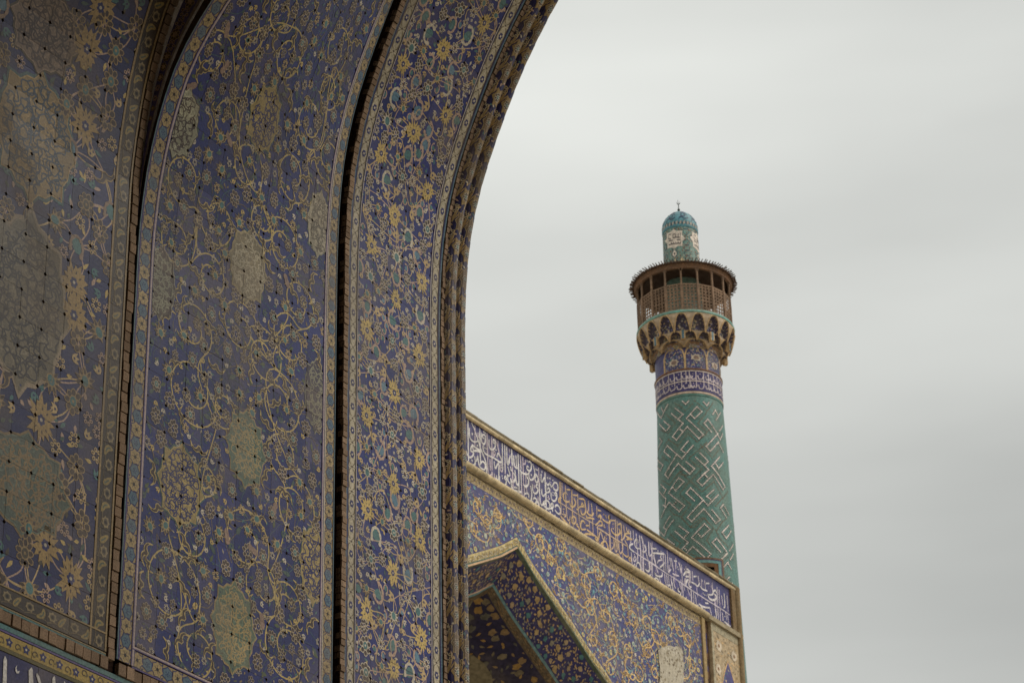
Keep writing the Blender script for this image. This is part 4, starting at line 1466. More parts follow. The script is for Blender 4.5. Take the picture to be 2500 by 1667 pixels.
WHITE2_S = """
4 34 860,1060 865,1420
4 34 930,1040 940,1300
4 34 1015,1130 1030,1500
4 36 1110,1180 1120,1500
4 36 1150,1200 1190,1400
4 40 980,1350 1000,1300 1050,1310 1060,1380 1040,1300
4 38 970,1320 980,1450 1030,1530 1110,1540
4 42 930,1410 860,1440 830,1500 860,1568
4 34 1350,1350 1360,1568
4 34 1410,1390 1420,1568
4b 44 930,410 860,430 830,490 870,560 960,620
4b 26 960,620 1120,730 1300,840 1480,950 1620,1050
4b 36 880,620 900,900 930,1020 980,940
4b 36 960,680 990,760 1010,820 980,880 940,850 960,780 980,700
4b 40 1020,970 1010,1040 1080,1120 1150,1120 1140,1020 1080,920 1040,920
4b 34 1050,540 1060,860
4b 34 1140,560 1150,1100
4b 34 1100,180 1130,520
4b 36 1200,620 1210,900 1220,1220
4b 40 1180,600 1230,630 1280,580 1270,480 1230,440
4b 38 1260,1100 1330,1150 1380,1110 1370,900
4b 40 920,1090 980,1080 990,1130 960,1150
4b 34 1100,1240 1180,1240 1200,1290
4b 38 1270,1210 1250,1320 1290,1300
4b 40 1310,1250 1330,1370 1400,1240
4b 42 1440,1300 1470,1460 1540,1350
4b 32 1280,630 1340,850
4b 34 1360,350 1370,700 1390,740 1450,680
4b 34 1410,390 1440,620 1450,1300
4b 38 1470,540 1570,540
4b 38 1480,660 1600,670
4b 32 1490,700 1550,940
4b 36 1260,965
5 36 90,400 120,760 140,1300
5 34 150,420 190,560 210,840 260,820 280,770 240,720 250,640
5 34 340,570 350,900 370,960 440,900
5 34 395,610 430,760 440,1000 450,1400
5 38 470,760 560,760
5 38 450,880 620,890 780,910
5 34 470,930 530,1160 600,1420
5 34 680,810 690,930 670,1000 720,1060 620,1090 580,1160
5 38 780,1140 720,1220 660,1270
5 34 740,860 770,1400
5 34 800,920 820,1380
5 34 860,930 880,1360 900,1390 960,1320
5 34 920,1000 960,1260
5 34 960,1010 1000,1200 1030,1380
5 38 1040,1090 1120,1100
5 34 1160,1130 1220,1300 1260,1450
5 34 1240,1190 1260,1520
5 42 1300,1500 1360,1410 1460,1400 1420,1320 1390,1330
5 34 1480,1370 1500,1568
5 38 1360,1520 1460,1525
5 26 0,890 160,990 350,1110 560,1250 740,1370 900,1480 1060,1560
5 34 40,900 40,1150
5 40 20,1180 50,1130 100,1180 130,1330 70,1330 10,1290
5 34 200,1000 220,1480
5 36 270,1340 330,1390 370,1330 350,1120
5 36 600,820
5 34 250,1190
5 36 1140,1270
5 36 1155,1330
5 34 1325,1330
5 32 1090,1220
5b 40 520,400 540,470 620,510 710,500 720,400
5b 34 560,260 610,430
5b 34 480,0 530,150
5b 40 310,560 330,590 400,460
5b 40 420,560 460,680 530,560 590,580 620,640 560,700
5b 38 620,640 610,720 640,770 680,730 670,640
5b 34 640,540 690,760 740,850 800,820 830,760 790,620
5b 34 780,430 800,640
5b 34 840,460 860,780
5b 34 890,500 905,720
5b 40 880,770 930,750 950,840
5b 38 960,590 1000,760 1000,900 940,980 890,930
5b 34 1020,560 1060,800 1090,820
5b 36 1040,880 1030,1020 1070,1030
5b 40 1160,820 1150,900 1210,930 1200,860 1220,1000 1150,1070 1100,1030
5b 34 1260,480 1280,800 1290,1080 1250,1150 1190,1110
5b 34 1180,660 1230,860
5b 38 1320,1130 1360,1130 1380,1070
5b 38 1380,1170 1450,1190
5b 42 1280,1220 1380,1240
5b 34 1410,840 1480,1050
5b 36 1500,900 1520,1300 1480,1340 1420,1300
5b 36 870,380 900,390 950,320
5b 36 1000,430 1080,470 1180,500
5b 34 1330,560 1360,700 1430,610
5b 26 1000,520 1180,650 1370,770 1520,870
5b 30 110,465 190,470
5b 38 200,490 260,530 270,440
5b 36 1140,250
6 36 10,520 60,440 140,440
6 30 165,400 180,700
6 30 215,420 230,640
6 34 60,545 150,550
6 34 70,760 80,650 130,620
6 34 130,680 150,780 200,800
6 34 250,545 330,545
6 36 200,680 290,730 350,780 400,700
6 30 360,530 385,740
6 34 410,780 470,850 540,880 580,890
6 30 515,640 540,870
6 36 550,710 630,710
6 40 610,980 700,980 730,900 780,880 800,950
6 42 590,960 620,1060 700,1110 780,1090 800,1020 740,960
6 28 680,760 710,910
6 32 810,800 830,1200
6 32 860,860 870,1180
6 30 920,1000 950,1240
6 34 980,950 1000,1250 970,1290
6 30 1050,1000 1080,1400
6 26 0,740 200,870 400,1000 600,1130 800,1250 1000,1380 1120,1470
6 28 200,880 210,1250
6 28 250,900 260,1260
6 30 290,980 320,1260 260,1330 220,1270
6 38 360,1210 340,1330 380,1390 480,1340 420,1260
6 38 380,1200 460,1260 560,1290 640,1290
6 40 520,1330 540,1490 610,1560 690,1520
6 34 530,1180 610,1190
6 32 640,1290 690,1500
6 32 770,1310 800,1560
6 34 460,650
6 32 480,1450
6 30 480,950
6 30 510,980
6 30 550,1000
6b 36 710,420 740,560 740,720 700,790 660,760
6b 30 790,460 800,840
6b 30 840,480 860,880 900,900 930,820
6b 32 890,560 930,780
6b 38 950,790 1020,850 1100,910
6b 40 1110,910 1000,890 960,920 1000,1020
6b 28 980,540 1010,760
6b 28 1030,600 1060,880
6b 32 960,660
6b 32 570,600
6b 32 700,670
6b 32 410,610
"""
LILAC = lin(214, 202, 208)
def write(data, col, name, alt=None):
    D = Deco(.0011, 4e-5)
    for ln in data.strip().splitlines():
        t = ln.split()
        ox, oy, s = W[t[0]]
        w = float(t[1]) / s
        pts = [tuple(map(float, q.split(','))) for q in t[2:]]
        uv = [fp(ox + x / s, oy + y / s) for x, y in pts]
        wm = w * .0125
        if len(uv) == 1:
            D.disc(uv[0], wm * .62, col, 4, 6, wm * .66)
        else:
            q = smooth(uv, 4) if len(uv) > 2 else uv
            c = col if (alt is None or w > 3.3) else alt
            N_ = len(q)
            D.ribbon(q, [wm * (.78 + .42 * math.sin(math.pi * (i + .5) / N_) ** .8) for i in range(N_)] if N_ > 2 else [wm * 1.1, wm * .8], c, 4)
    mb = MB()
    flat(D, -.04, mb)
    mb.build(name, M_FAR, fac)
write(WHITE_S, WHITE, "white_lettering", lin(206, 190, 196))
write(GOLD_S, lin(216, 182, 130), "gold_lettering", lin(204, 176, 148))
write(WHITE2_S, lin(226, 218, 214), "pale_lettering", LILAC)
# thin secondary strokes filling the band, and the part hidden behind the near pier
D = Deco(.0011, 4e-5)
for k in range(34):
    y, z = rng.uniform(61.5, 66.9), rng.uniform(31.25, 32.1)
    D.ribbon([(y, z), (y + rng.uniform(-.03, .03), z + rng.uniform(.2, .38))], .03, lin(190, 176, 190), 3)
for k in range(150):
    y, z = rng.uniform(53.0, 66.9), rng.uniform(31.25, 32.1)
    D.ribbon([(y, z), (y + rng.uniform(-.02, .02), z + rng.uniform(.12, .3))], .022, lin(112, 100, 150), 1)
for k in range(120):
    y, z = rng.uniform(53.0, 66.9), rng.uniform(31.22, 32.45)
    D.disc((y, z), .014, rng.choice((lin(120, 110, 160), TEAL)), 1, 5)
y = 40.2
while y < 53.0:
    D.ribbon([(y, 31.3 + rng.uniform(0, .5)), (y, 32.4 - rng.uniform(0, .4))], .05, WHITE, 4)
    a, b = y + .1, rng.uniform(31.4, 32.0)
    D.ribbon(smooth([(a, b + .3), (a - .05, b), (a + .1, b - .1), (a + .25, b)], 4), .05, WHITE, 4)
    y += rng.uniform(.12, .3)
mb = MB(); flat(D, -.04, mb); mb.build("fine_strokes", M_FAR, fac)

# --- dark shadow joint and flowered border under the band
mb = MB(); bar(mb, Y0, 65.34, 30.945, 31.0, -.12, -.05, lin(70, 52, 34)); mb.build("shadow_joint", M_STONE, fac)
def speckle(D, y0, y1, z0, z1, n, cols, s0, s1, inside=None):
    for k in range(n):
        y, z = rng.uniform(y0, y1), rng.uniform(z0, z1)
        if inside is None or inside(y, z):
            D.leaf((y, z), rng.uniform(0, 6.28), rng.uniform(s0, s1), rng.uniform(s0, s1) * .55, rng.choice(cols), 2)
mb = MB(); bar(mb, Y0, 65.34, 30.70, 30.945, -.12, -.02, lin(186, 164, 122))
D = Deco(.0011, 4e-5)
yy = 52.5
while yy < 65.2:
    D.disc((yy, 30.83), .028, lin(96, 84, 96), 4, 6)
    for a in range(5):
        D.leaf((yy, 30.83), a * 1.257, .06, .03, lin(120, 104, 90) if rng.random() < .5 else lin(150, 122, 70), 3)
    D.ribbon([(yy + .05, 30.74), (yy + .1, 30.84), (yy + .15, 30.91)], .016, lin(130, 106, 62), 3)
    yy += rng.uniform(.19, .23)
speckle(D, 52.5, 65.3, 30.72, 30.93, 900, (lin(206, 186, 146), lin(150, 124, 74), lin(170, 150, 128), lin(120, 112, 110)), .03, .06)
flat(D, -.02, mb)
mb.build("flower_border", M_FAR, fac)

# --- arch curves on the front (y, z): symmetrical about the apex
AY = 55.46
def arch_z(dy, top):
    tb = [(0, 0), (.78, -.53), (1.67, -1.01), (2.61, -1.51), (3.42, -2.0), (4.28, -2.43), (5.2, -3.05), (6.2, -3.95), (7.0, -5.1), (7.5, -6.6), (7.75, -8.6), (7.8, -12.0)]
    return top + float(np.interp(abs(dy), [a for a, b in tb], [b for a, b in tb]))
def in_spandrel(y, z):
    return z > arch_z(y - AY, 29.93) + .02 and z < 30.69
ys_ = [AY + d for d in steps(-15.0, -7.8, 3)[:-1] + steps(-7.8, 7.8, 104) + [65.16 - AY]]
mb = MB()
for k in range(len(ys_) - 1):
    a, b = ys_[k], ys_[k + 1]
    za = arch_z(a - AY, 29.92) if abs(a - AY) < 7.79 else -1.6
    zb = arch_z(b - AY, 29.92) if abs(b - AY) < 7.79 else -1.6
    if abs(a - AY) >= 7.79 or abs(b - AY) >= 7.79:
        za = zb = -1.6
    mb.poly([(-FX - .02, a, za + 1.6), (-FX - .02, b, zb + 1.6), (-FX - .02, b, 30.705 + 1.6), (-FX - .02, a, 30.705 + 1.6)], lin(61, 64, 112))
D = Deco(.0011, 4e-5)
taken = []
def spx(px, py):
    return fp(px, py)
# traced vine loops
loops2 = []
for (px, py, r) in [(1165, 1235, .24), (1190, 1275, .22), (1235, 1210, .24), (1215, 1255, .2), (1290, 1265, .26), (1325, 1260, .22), (1320, 1325, .26), (1370, 1330, .26), (1405, 1385, .25), (1370, 1400, .22), (1430, 1420, .28),
                    (1460, 1400, .22), (1440, 1480, .26), (1500, 1440, .26), (1480, 1500, .24), (1525, 1465, .22), (1545, 1510, .28), (1500, 1560, .24), (1580, 1520, .24), (1580, 1585, .28), (1535, 1590, .24), (1560, 1640, .28),
                    (1620, 1560, .25), (1640, 1520, .22), (1680, 1560, .25), (1690, 1620, .25), (1450, 1560, .2), (1490, 1630, .22), (1600, 1640, .2), (1660, 1640, .2), (1530, 1655, .22), (1345, 1365, .18), (1400, 1440, .2), (1160, 1290, .2)]:
    c = spx(px, py)
    if not in_spandrel(c[0], c[1]):
        continue
    a0, sg = rng.uniform(0, 6.28), rng.choice((-1, 1))
    pts = D.scroll(c, r, a0, sg, rng.uniform(1.1, 1.5), .030, lin(210, 174, 112), 5, .6)
    pts2 = pts[-1]
    loops2.append((c, pts[0]))
    D.arab(pts2, rng.uniform(0, 6.28), .17, lin(214, 172, 104), lin(110, 84, 50))
    D.arab(pts[len(pts) // 2], rng.uniform(0, 6.28), .12, lin(214, 172, 104), lin(110, 84, 50))
for c, s0 in loops2:
    e = sorted(loops2, key=lambda t: (t[0][0] - s0[0]) ** 2 + (t[0][1] - s0[1]) ** 2)[1][1]
    mid = ((s0[0] + e[0]) / 2 + (e[1] - s0[1]) * .3, (s0[1] + e[1]) / 2 - (e[0] - s0[0]) * .3)
    D.ribbon(smooth([s0, mid, e], 8), .034, lin(214, 176, 110), 5)
for c in scatter(46.0, 65.1, 22.0, 30.68, .10, taken, 9000, in_spandrel):
    k = rng.random()
    if k < .35:
        D.star(c, [.068 * rng.uniform(.8, 1.2) for q in range(9)], rng.choice((GREY, lin(170, 176, 160), lin(206, 180, 110))), 6, 1, 1.15)
        D.disc(c, .035, TEAL, 7, 6)
    elif k < .6:
        D.arab(c, rng.uniform(0, 6.28), .16, lin(214, 172, 104), lin(110, 84, 50))
    else:
        D.bud(c, .075, rng.choice((CREAM, lin(110, 160, 164), OCHRE)))
for c in scatter(50.0, 65.1, 24.0, 30.68, .042, taken, 26000, in_spandrel):
    D.leaf(c, rng.uniform(0, 6.28), rng.uniform(.07, .14), .036, rng.choice((lin(100, 150, 156), lin(100, 150, 156), CREAM, OCHRE, GREY, lin(140, 130, 150))), 4)
for k in range(900):
    y, z, a = rng.uniform(50, 65), rng.uniform(25, 30.6), rng.uniform(0, 6.28)
    pts = [(y, z)]
    for q in range(5):
        a += rng.uniform(-.8, .8)
        pts.append((pts[-1][0] + .12 * math.cos(a), pts[-1][1] + .12 * math.sin(a)))
    if all(in_spandrel(*q) for q in pts):
        D.ribbon(smooth(pts, 3), .02, rng.choice((OCHRE, GREY, lin(120, 150, 150))), 3)
items = []
for h, c, q in D.items:                        # keep the ornament inside its field
    if all(z < 30.70 and y < 65.15 and z > arch_z(y - AY, 29.92) for y, z in q):
        items.append((h, c, q))
D.items = items
flat(D, -.02, mb)
mb.build("spandrel", M_FAR, fac)
# a bare plaster repair low in the spandrel
mb = MB()
rp = [fp(px, py) for px, py in ((1607, 1590), (1618, 1580), (1640, 1577), (1662, 1583), (1668, 1600), (1667, 1640), (1664, 1690), (1610, 1690), (1612, 1640))]
c = fp(1640, 1630)
rp = [(y + rng.uniform(-.035, .035), z + rng.uniform(-.035, .035)) for y, z in smooth(rp, 4, True)]
for k in range(len(rp)):
    a, b = rp[k], rp[(k + 1) % len(rp)]
    mb.poly([(-FX + .012, c[0], c[1] + 1.6), (-FX + .012, a[0], a[1] + 1.6), (-FX + .012, b[0], b[1] + 1.6)], lin(196, 186, 166))
for k in range(150):
    t_, q = rng.random() ** .5, rp[rng.randrange(len(rp))]
    y, z = c[0] + (q[0] - c[0]) * t_ * .95 + rng.uniform(-.06, .06), c[1] + (q[1] - c[1]) * t_ * .95 + rng.uniform(-.06, .06)
    s_ = rng.uniform(.015, .04)
    mb.poly([(-FX + .0122 + k * 2e-5, y + s_ * math.cos(a) * rng.uniform(.6, 1.4), z + s_ * math.sin(a) + 1.6) for a in (0, 1.2, 2.5, 3.7, 5.0)], rng.choice((lin(150, 136, 112), lin(214, 206, 190), lin(120, 108, 92))))
mb.build("plaster_repair", M_STONE, fac)

# --- borders of the arch and its splayed soffit
def arch_strip(name, t0, x0, t1, x1, col, mat, D=None, n=110, lo=-7.79, hi=7.79):
    mb = MB()
    db = steps(lo, hi, n)
    for k in range(n):
        a, b = db[k], db[k + 1]
        t = rng.uniform(.92, 1.08)
        c = tuple(q * t for q in col)
        mb.poly([(-FX + x0, AY + a, arch_z(a, t0) + 1.6), (-FX + x0, AY + b, arch_z(b, t0) + 1.6), (-FX + x1, AY + b, arch_z(b, t1) + 1.6), (-FX + x1, AY + a, arch_z(a, t1) + 1.6)], c)
    if D:
        for h, c, q in D.items:                 # u along, v across 0..1
            mb.poly([(-FX + x0 + (x1 - x0) * v + .012 + h, AY + u, arch_z(u, t0 + (t1 - t0) * v) + 1.6 - .012 - h) for u, v in q], c)
    return mb.build(name, mat, fac)
D = Deco(.002, 1e-4)
for k in range(700):
    u, v = rng.uniform(-3, 5), rng.uniform(.1, .9)
    D.leaf((u, v), rng.uniform(0, 6.28), .06, .12, rng.choice((lin(206, 178, 96), lin(150, 124, 66), CREAM, lin(200, 190, 160))), 2)
u = -3.0
while u < 5:
    D.p([(u, .2), (u + .03, .2), (u + .03, .8), (u, .8)], lin(120, 104, 80)); u += .11
arch_strip("arch_border", 29.92, .0, 29.70, .0, lin(196, 176, 118), M_FAR, D)
arch_strip("arch_fillet", 29.70, .0, 29.655, .0, lin(84, 110, 96), M_FAR)
arch_strip("arch_fillet", 29.655, .0, 29.60, .03, lin(170, 130, 84), M_FAR)
arch_strip("arch_fillet", 29.60, .03, 29.54, -.06, lin(70, 82, 64), M_FAR)
D = Deco(.0011, 4e-5)
tk = []
for u, v in scatter(-3.2, 4.8, .05, .95, .10, tk, 260):
    if rng.random() < .35:
        D.star((u, v), [.09 * rng.uniform(.6, 1.2) for q in range(13)], lin(182, 152, 104), 4)
    else:
        D.star((u, v), [.075 * rng.uniform(.6, 1.2) for q in range(11)], rng.choice((lin(150, 140, 120), lin(176, 150, 116), TEAL)), 4)
for u, v in scatter(-3.2, 4.8, .03, .97, .040, tk, 9000):
    D.leaf((u, v), rng.uniform(0, 6.28), rng.uniform(.07, .13), .045, rng.choice((lin(190, 156, 108), lin(176, 150, 116), lin(150, 140, 120), lin(190, 156, 108))), 3)
for u, v in scatter(-3.2, 4.8, .03, .97, .024, tk, 9000):
    D.leaf((u, v), rng.uniform(0, 6.28), .06, .035, rng.choice((lin(176, 150, 116), lin(140, 132, 130))), 3)
D.items = [(h, c, [(u, min(.99, max(.01, v))) for u, v in q]) for h, c, q in D.items]
arch_strip("soffit", 29.54, -.06, 28.83, -.78, lin(52, 48, 98), M_FAR, D)
arch_strip("soffit_fillet", 28.83, -.78, 28.79, -.75, lin(186, 150, 120), M_FAR)
arch_strip("soffit_fillet", 28.79, -.75, 28.73, -.80, lin(96, 126, 126), M_FAR)
D = Deco(.002, 1e-4)
for k in range(900):
    D.leaf((rng.uniform(-3, 4.6), rng.uniform(.1, .9)), rng.uniform(0, 6.28), .07, .1, rng.choice((lin(150, 118, 76), lin(110, 84, 54), lin(120, 108, 80))), 2)
arch_strip("inner_border", 28.73, -.80, 28.58, -.98, lin(96, 80, 60), M_FAR, D)
# deep niche vault behind the arch
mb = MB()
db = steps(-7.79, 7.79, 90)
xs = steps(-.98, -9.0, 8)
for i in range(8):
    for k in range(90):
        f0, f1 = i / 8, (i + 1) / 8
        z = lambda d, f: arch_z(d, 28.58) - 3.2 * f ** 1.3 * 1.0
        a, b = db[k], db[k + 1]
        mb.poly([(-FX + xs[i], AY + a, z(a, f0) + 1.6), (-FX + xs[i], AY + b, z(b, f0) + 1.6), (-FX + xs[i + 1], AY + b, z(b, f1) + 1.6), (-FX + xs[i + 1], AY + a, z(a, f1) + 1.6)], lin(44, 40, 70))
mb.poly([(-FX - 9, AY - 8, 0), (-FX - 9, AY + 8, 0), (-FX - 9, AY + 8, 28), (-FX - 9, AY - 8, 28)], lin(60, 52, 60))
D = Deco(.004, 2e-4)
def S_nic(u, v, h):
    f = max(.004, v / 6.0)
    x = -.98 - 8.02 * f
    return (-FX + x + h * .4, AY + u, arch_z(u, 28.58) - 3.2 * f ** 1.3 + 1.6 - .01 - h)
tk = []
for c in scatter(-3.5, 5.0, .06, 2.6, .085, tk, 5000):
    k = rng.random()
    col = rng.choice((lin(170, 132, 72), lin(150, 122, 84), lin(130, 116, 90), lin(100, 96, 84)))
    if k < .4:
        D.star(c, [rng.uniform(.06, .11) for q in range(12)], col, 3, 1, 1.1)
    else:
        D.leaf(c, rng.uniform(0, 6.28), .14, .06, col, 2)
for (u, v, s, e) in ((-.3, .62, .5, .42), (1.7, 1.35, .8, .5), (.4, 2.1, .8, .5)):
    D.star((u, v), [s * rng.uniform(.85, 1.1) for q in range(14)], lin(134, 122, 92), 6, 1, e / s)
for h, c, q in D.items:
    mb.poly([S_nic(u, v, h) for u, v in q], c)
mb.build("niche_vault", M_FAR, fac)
# --- right edge: dark slot with bead mouldings and the corner panel
mb = MB(); bar(mb, 65.16, 65.33, 20.0, 30.945, -.12, .03, lin(170, 146, 104)); mb.build("edge_moulding", M_STONE, fac)
mb = MB(); bar(mb, 65.33, 65.70, 20.0, 30.99, -.12, -.085, lin(84, 60, 48))
D = Deco(.002, 1e-4)
z = 26.5
while z < 30.9:
    D.star((65.5, z), [.11 * rng.uniform(.8, 1.2) for q in range(8)], rng.choice((DEEP, lin(70, 50, 40), lin(110, 80, 54))), 2, 1, 1.3); z += .2
flat(D, -.085, mb)
mb.build("edge_slot", M_FAR, fac)
mb = MB(); bar(mb, 65.70, 67.30, 20.0, 30.985, -.12, .02, lin(180, 158, 124))
D = Deco(.0011, 4e-5)
pn = [(66.15, 20.2), (66.15, 29.15), (66.35, 29.6), (66.6, 30.05), (66.85, 29.6), (67.08, 29.15), (67.08, 20.2)]
D.new(3)
D.p([pn[0], pn[6], pn[5], pn[1]], lin(74, 70, 122)); D.p([pn[1], pn[5], pn[4], pn[2]], lin(74, 70, 122)); D.p([pn[2], pn[4], pn[3]], lin(74, 70, 122))
for a, b in zip(pn[:-1], pn[1:]):
    D.ribbon([a, b], .045, lin(206, 170, 120), 5)
D.ribbon([(65.76, 20.2), (65.76, 30.95)], .10, lin(170, 160, 132), 3)
D.ribbon([(65.75, 30.86), (67.28, 30.86)], .22, lin(166, 156, 128), 4)
speckle(D, 66.18, 67.04, 27.0, 29.8, 260, (OCHRE, GREY, CREAM, TEAL), .07, .14, lambda y, z: z < 29.9 - 1.5 * abs(y - 66.6))
speckle(D, 65.84, 67.26, 27.0, 30.74, 420, (lin(214, 176, 124), lin(150, 122, 84), lin(206, 190, 160), lin(120, 106, 84)), .05, .12, lambda y, z: z > 30.1 - 1.5 * abs(y - 66.6) or abs(y - 66.6) > .5)
speckle(D, 65.72, 67.28, 30.78, 30.95, 160, (lin(190, 180, 150), lin(128, 124, 100), lin(150, 136, 100)), .04, .08)
for y, z in ((66.1, 30.35), (67.0, 30.3), (66.0, 29.6)):
    D.star((y, z), [.17 * rng.uniform(.8, 1.15) for q in range(11)], lin(206, 190, 166), 6)
    D.disc((y, z), .06, lin(130, 96, 66), 7, 7)
flat(D, .02, mb)
mb.build("corner_panel", M_FAR, fac)

# ================================================================== minaret
AX = Vector((-.4833, .8754)); AX.normalize()
MX, MY = AX.x * 77.7, AX.y * 77.7
mnr = thing("minaret", "turquoise patterned minaret with latticed balcony and small dome rising behind the portal front", "minaret", (MX, MY, 0.0))
RM = 1.1
def mdir(th):
    c, s = math.cos(th), math.sin(th)
    return (-AX.x * c + AX.y * s, -AX.y * c - AX.x * s)
def S_cyl(rad):
    def S(u, v, h):
        d = mdir(u / RM)
        r = rad(v) + h
        return (MX + d[0] * r, MY + d[1] * r, v + 1.6)
    return S
def rshaft(v):
    return float(np.interp(v, [20.0, 33.4, 37.3, 39.47, 42.0], [1.45, 1.19, 1.105, 1.035, 1.03]))
def mpick(px, py, rad):
    r = ray(px, py)
    R, v = rad(38.0), 38.0
    for _ in range(8):
        a = r.x ** 2 + r.y ** 2
        b = -2 * (r.x * MX + r.y * MY)
        c = MX * MX + MY * MY - R * R
        ds = b * b - 4 * a * c
        if ds < 0:
            ds = 0
        t = (-b - math.sqrt(ds)) / (2 * a)
        p = r * t
        R = rad(p.z)
    dx, dy = p.x - MX, p.y - MY
    th = math.atan2(AX.x * -dy + AX.y * dx, -(AX.x * dx + AX.y * dy))
    return (th * RM, p.z)
def mring(z0, z1, r0, r1, name, mat, col, n=64):
    mb = MB()
    mb.lathe((MX, MY), [(r0, z0 + 1.6), (r1, z1 + 1.6)], n, col)
    return mb.build(name, mat, mnr)

# --- shaft: banna'i brickwork, white dotted key strokes on turquoise
D = Deco(.0022, 8e-5)
def dots(pts, w=.037, col=lin(240, 226, 214), pitch=.0535, back=True):
    for a, b in zip(pts[:-1], pts[1:]):
        L = math.hypot(b[0] - a[0], b[1] - a[1])
        if L < .02:
            continue
        t = ((b[0] - a[0]) / L, (b[1] - a[1]) / L)
        if back:
            D.ribbon([(a[0] - t[0] * .03, a[1] - t[1] * .03), (b[0] + t[0] * .03, b[1] + t[1] * .03)], w * 1.9, lin(46, 50, 56), 2)
        n = max(1, int(L / pitch + .5))
        for k in range(n + 1):
            x, y = a[0] + (b[0] - a[0]) * k / n, a[1] + (b[1] - a[1]) * k / n
            D.new(4)
            e = w * .5 * rng.uniform(.85, 1.12)
            D.p([(x - t[0] * e - -t[1] * e, y - t[1] * e - t[0] * e), (x + t[0] * e + t[1] * e, y + t[1] * e - t[0] * e), (x + t[0] * e - t[1] * e, y + t[1] * e + t[0] * e), (x - t[0] * e - t[1] * e, y - t[1] * e + t[0] * e)], col)
KEY7 = """600,155 660,210 715,150|1000,165 1060,235 1100,180|460,285 610,405 510,500|390,390 610,575 410,830 490,895 690,640 910,865 995,790 675,480 875,255 965,350 830,485 755,405|555,690 590,715|320,215 210,440|200,280 240,365|120,360 200,480
245,530 365,630 310,700|165,590 280,715 310,700|1150,740 1010,575 1080,495 1300,850|1270,770 1050,1015 1125,1110 1280,930|1225,320 1175,400|1225,330 1270,410|1320,370 1235,510|1360,620 1300,720|1360,780 1310,890|1290,960 1370,1120
160,855 210,915|200,930 130,1090|705,915 570,1080 640,1130|365,1220 245,1110 310,1000 590,1250 800,1000|490,1170 430,1270 270,1550|670,1310 825,1440 740,1545 520,1340 360,1560|850,1225 1100,1465 970,1568|930,1140 1090,1300 1020,1370
1305,1215 1150,1395 1290,1568|1240,1360 1270,1410|1370,1325 1285,1440|120,1240 230,1370 180,1480|110,1380 180,1475"""
KEY8 = """310,20 240,125 300,195 400,20|540,5 670,120 755,25|1000,45 800,240 885,325 1075,130 1240,390 1280,345 1090,30|940,140 975,175|375,355 430,410 570,255 480,185 305,450 580,670 490,770 315,610 180,870|400,640 430,610|170,300 260,390 225,460
140,410 260,550 240,690|210,660 260,690|750,580 610,450 685,360 985,665 1160,485|905,575 630,875 705,945 915,725 1120,975 1195,915 1055,745|1090,390 960,510 1030,560|1255,645 1205,710 1305,875|1275,690 1345,825
325,860 220,1045 270,1090 390,920|270,1090 240,1170|110,1050 230,1195|490,1025 650,1140 560,1240|420,1115 645,1310 480,1490|590,1415 610,1440|820,1165 870,1220 1020,1080 925,985 705,1225 1035,1510 990,1560|570,1550 725,1380 920,1560
1340,1010 1230,1135 1300,1240 1385,1110|1200,1470 1060,1310 1135,1235 1300,1460|280,1250 400,1340 350,1420|1320,1490 1230,1590|1420,1340 1360,1450"""
KEY6 = """1030,10 865,170|1050,210 910,370|1080,570 955,700|1150,720 1120,750|1060,260 1120,370|1170,20 1100,150"""
BR7 = """790,205 660,330 560,250 440,180|1040,400 890,570 1060,740 1180,620|290,400 460,570 330,760 180,700|700,770 510,1010 330,880|700,770 880,930 1060,760|1060,940 920,1080 720,1240 830,1350 960,1440|940,990 1080,1130 1160,1240 1280,1090|560,1560 700,1568
330,1300 200,1200|340,880 250,1010 160,1180|1180,180 1040,380|820,140 900,200 1060,330|600,1480 480,1568"""
BR8 = """880,30 690,230 490,470 690,650 530,860 390,820|700,260 880,430 1090,250 1240,530 1110,680|480,100 320,310 200,230|500,80 650,220|530,880 680,1040 900,870 1080,1060 960,1270 1060,1400|1240,540 1330,420|940,890 1000,980|680,1050 760,1040 900,900
320,740 400,820|330,1160 510,1320 430,1450|1130,1110 1240,940 1300,900|1110,1080 1200,1250 1330,1380|700,1510 820,1568"""
keys = []
for data, (ox, oy, s), kind in ((KEY7, (1590, 960, 7.84), 0), (KEY8, (1590, 1140, 7.127), 0), (KEY6, (1670, 1350, 9.8), 0), (BR7, (1590, 960, 7.84), 1), (BR8, (1590, 1140, 7.127), 1)):
    for ln in data.replace("\n", "|").split("|"):
        pts = [tuple(map(float, q.split(','))) for q in ln.split()]
        keys.append((kind, [mpick(ox + x / s, oy + y / s, rshaft) for x, y in pts]))
full = 2 * math.pi * RM
for kind, pts in keys:
    pts2 = [p for p in pts]
    for off in (0, full * .5):
        q = [(u + off, v) for u, v in pts2]
        if kind == 0:
            dots(q)
            for (a_, b_) in zip(q[:-1], q[1:]):
                L_ = math.hypot(b_[0] - a_[0], b_[1] - a_[1])
                if L_ > .25:
                    nx, ny = -(b_[1] - a_[1]) / L_ * .098, (b_[0] - a_[0]) / L_ * .098
                    for s_ in (-1, 1):
                        dots([(a_[0] + nx * s_, a_[1] + ny * s_), (b_[0] + nx * s_, b_[1] + ny * s_)], .017, lin(66, 82, 78), .036, False)
        else:
            dots(q, .030, lin(112, 84, 60), .05, False)
tb_ = [-math.pi * RM * .55 + full * k / 120 for k in range(121)]
wa, wb = math.radians(6.6) * RM, math.radians(25.5) * RM
tb_ = sorted([t for t in tb_ if min(abs(t - wa), abs(t - wb)) > .03] + [wa, wb])
zb_ = steps(24.0, 31.9, 8) + steps(32.1, 33.43, 12) + steps(33.53, 39.30, 58)
skip = lambda i, j: tb_[i] > wa - .01 and tb_[i + 1] < wb + .01 and zb_[j] > 32.05 and zb_[j + 1] < 33.45
D2 = D
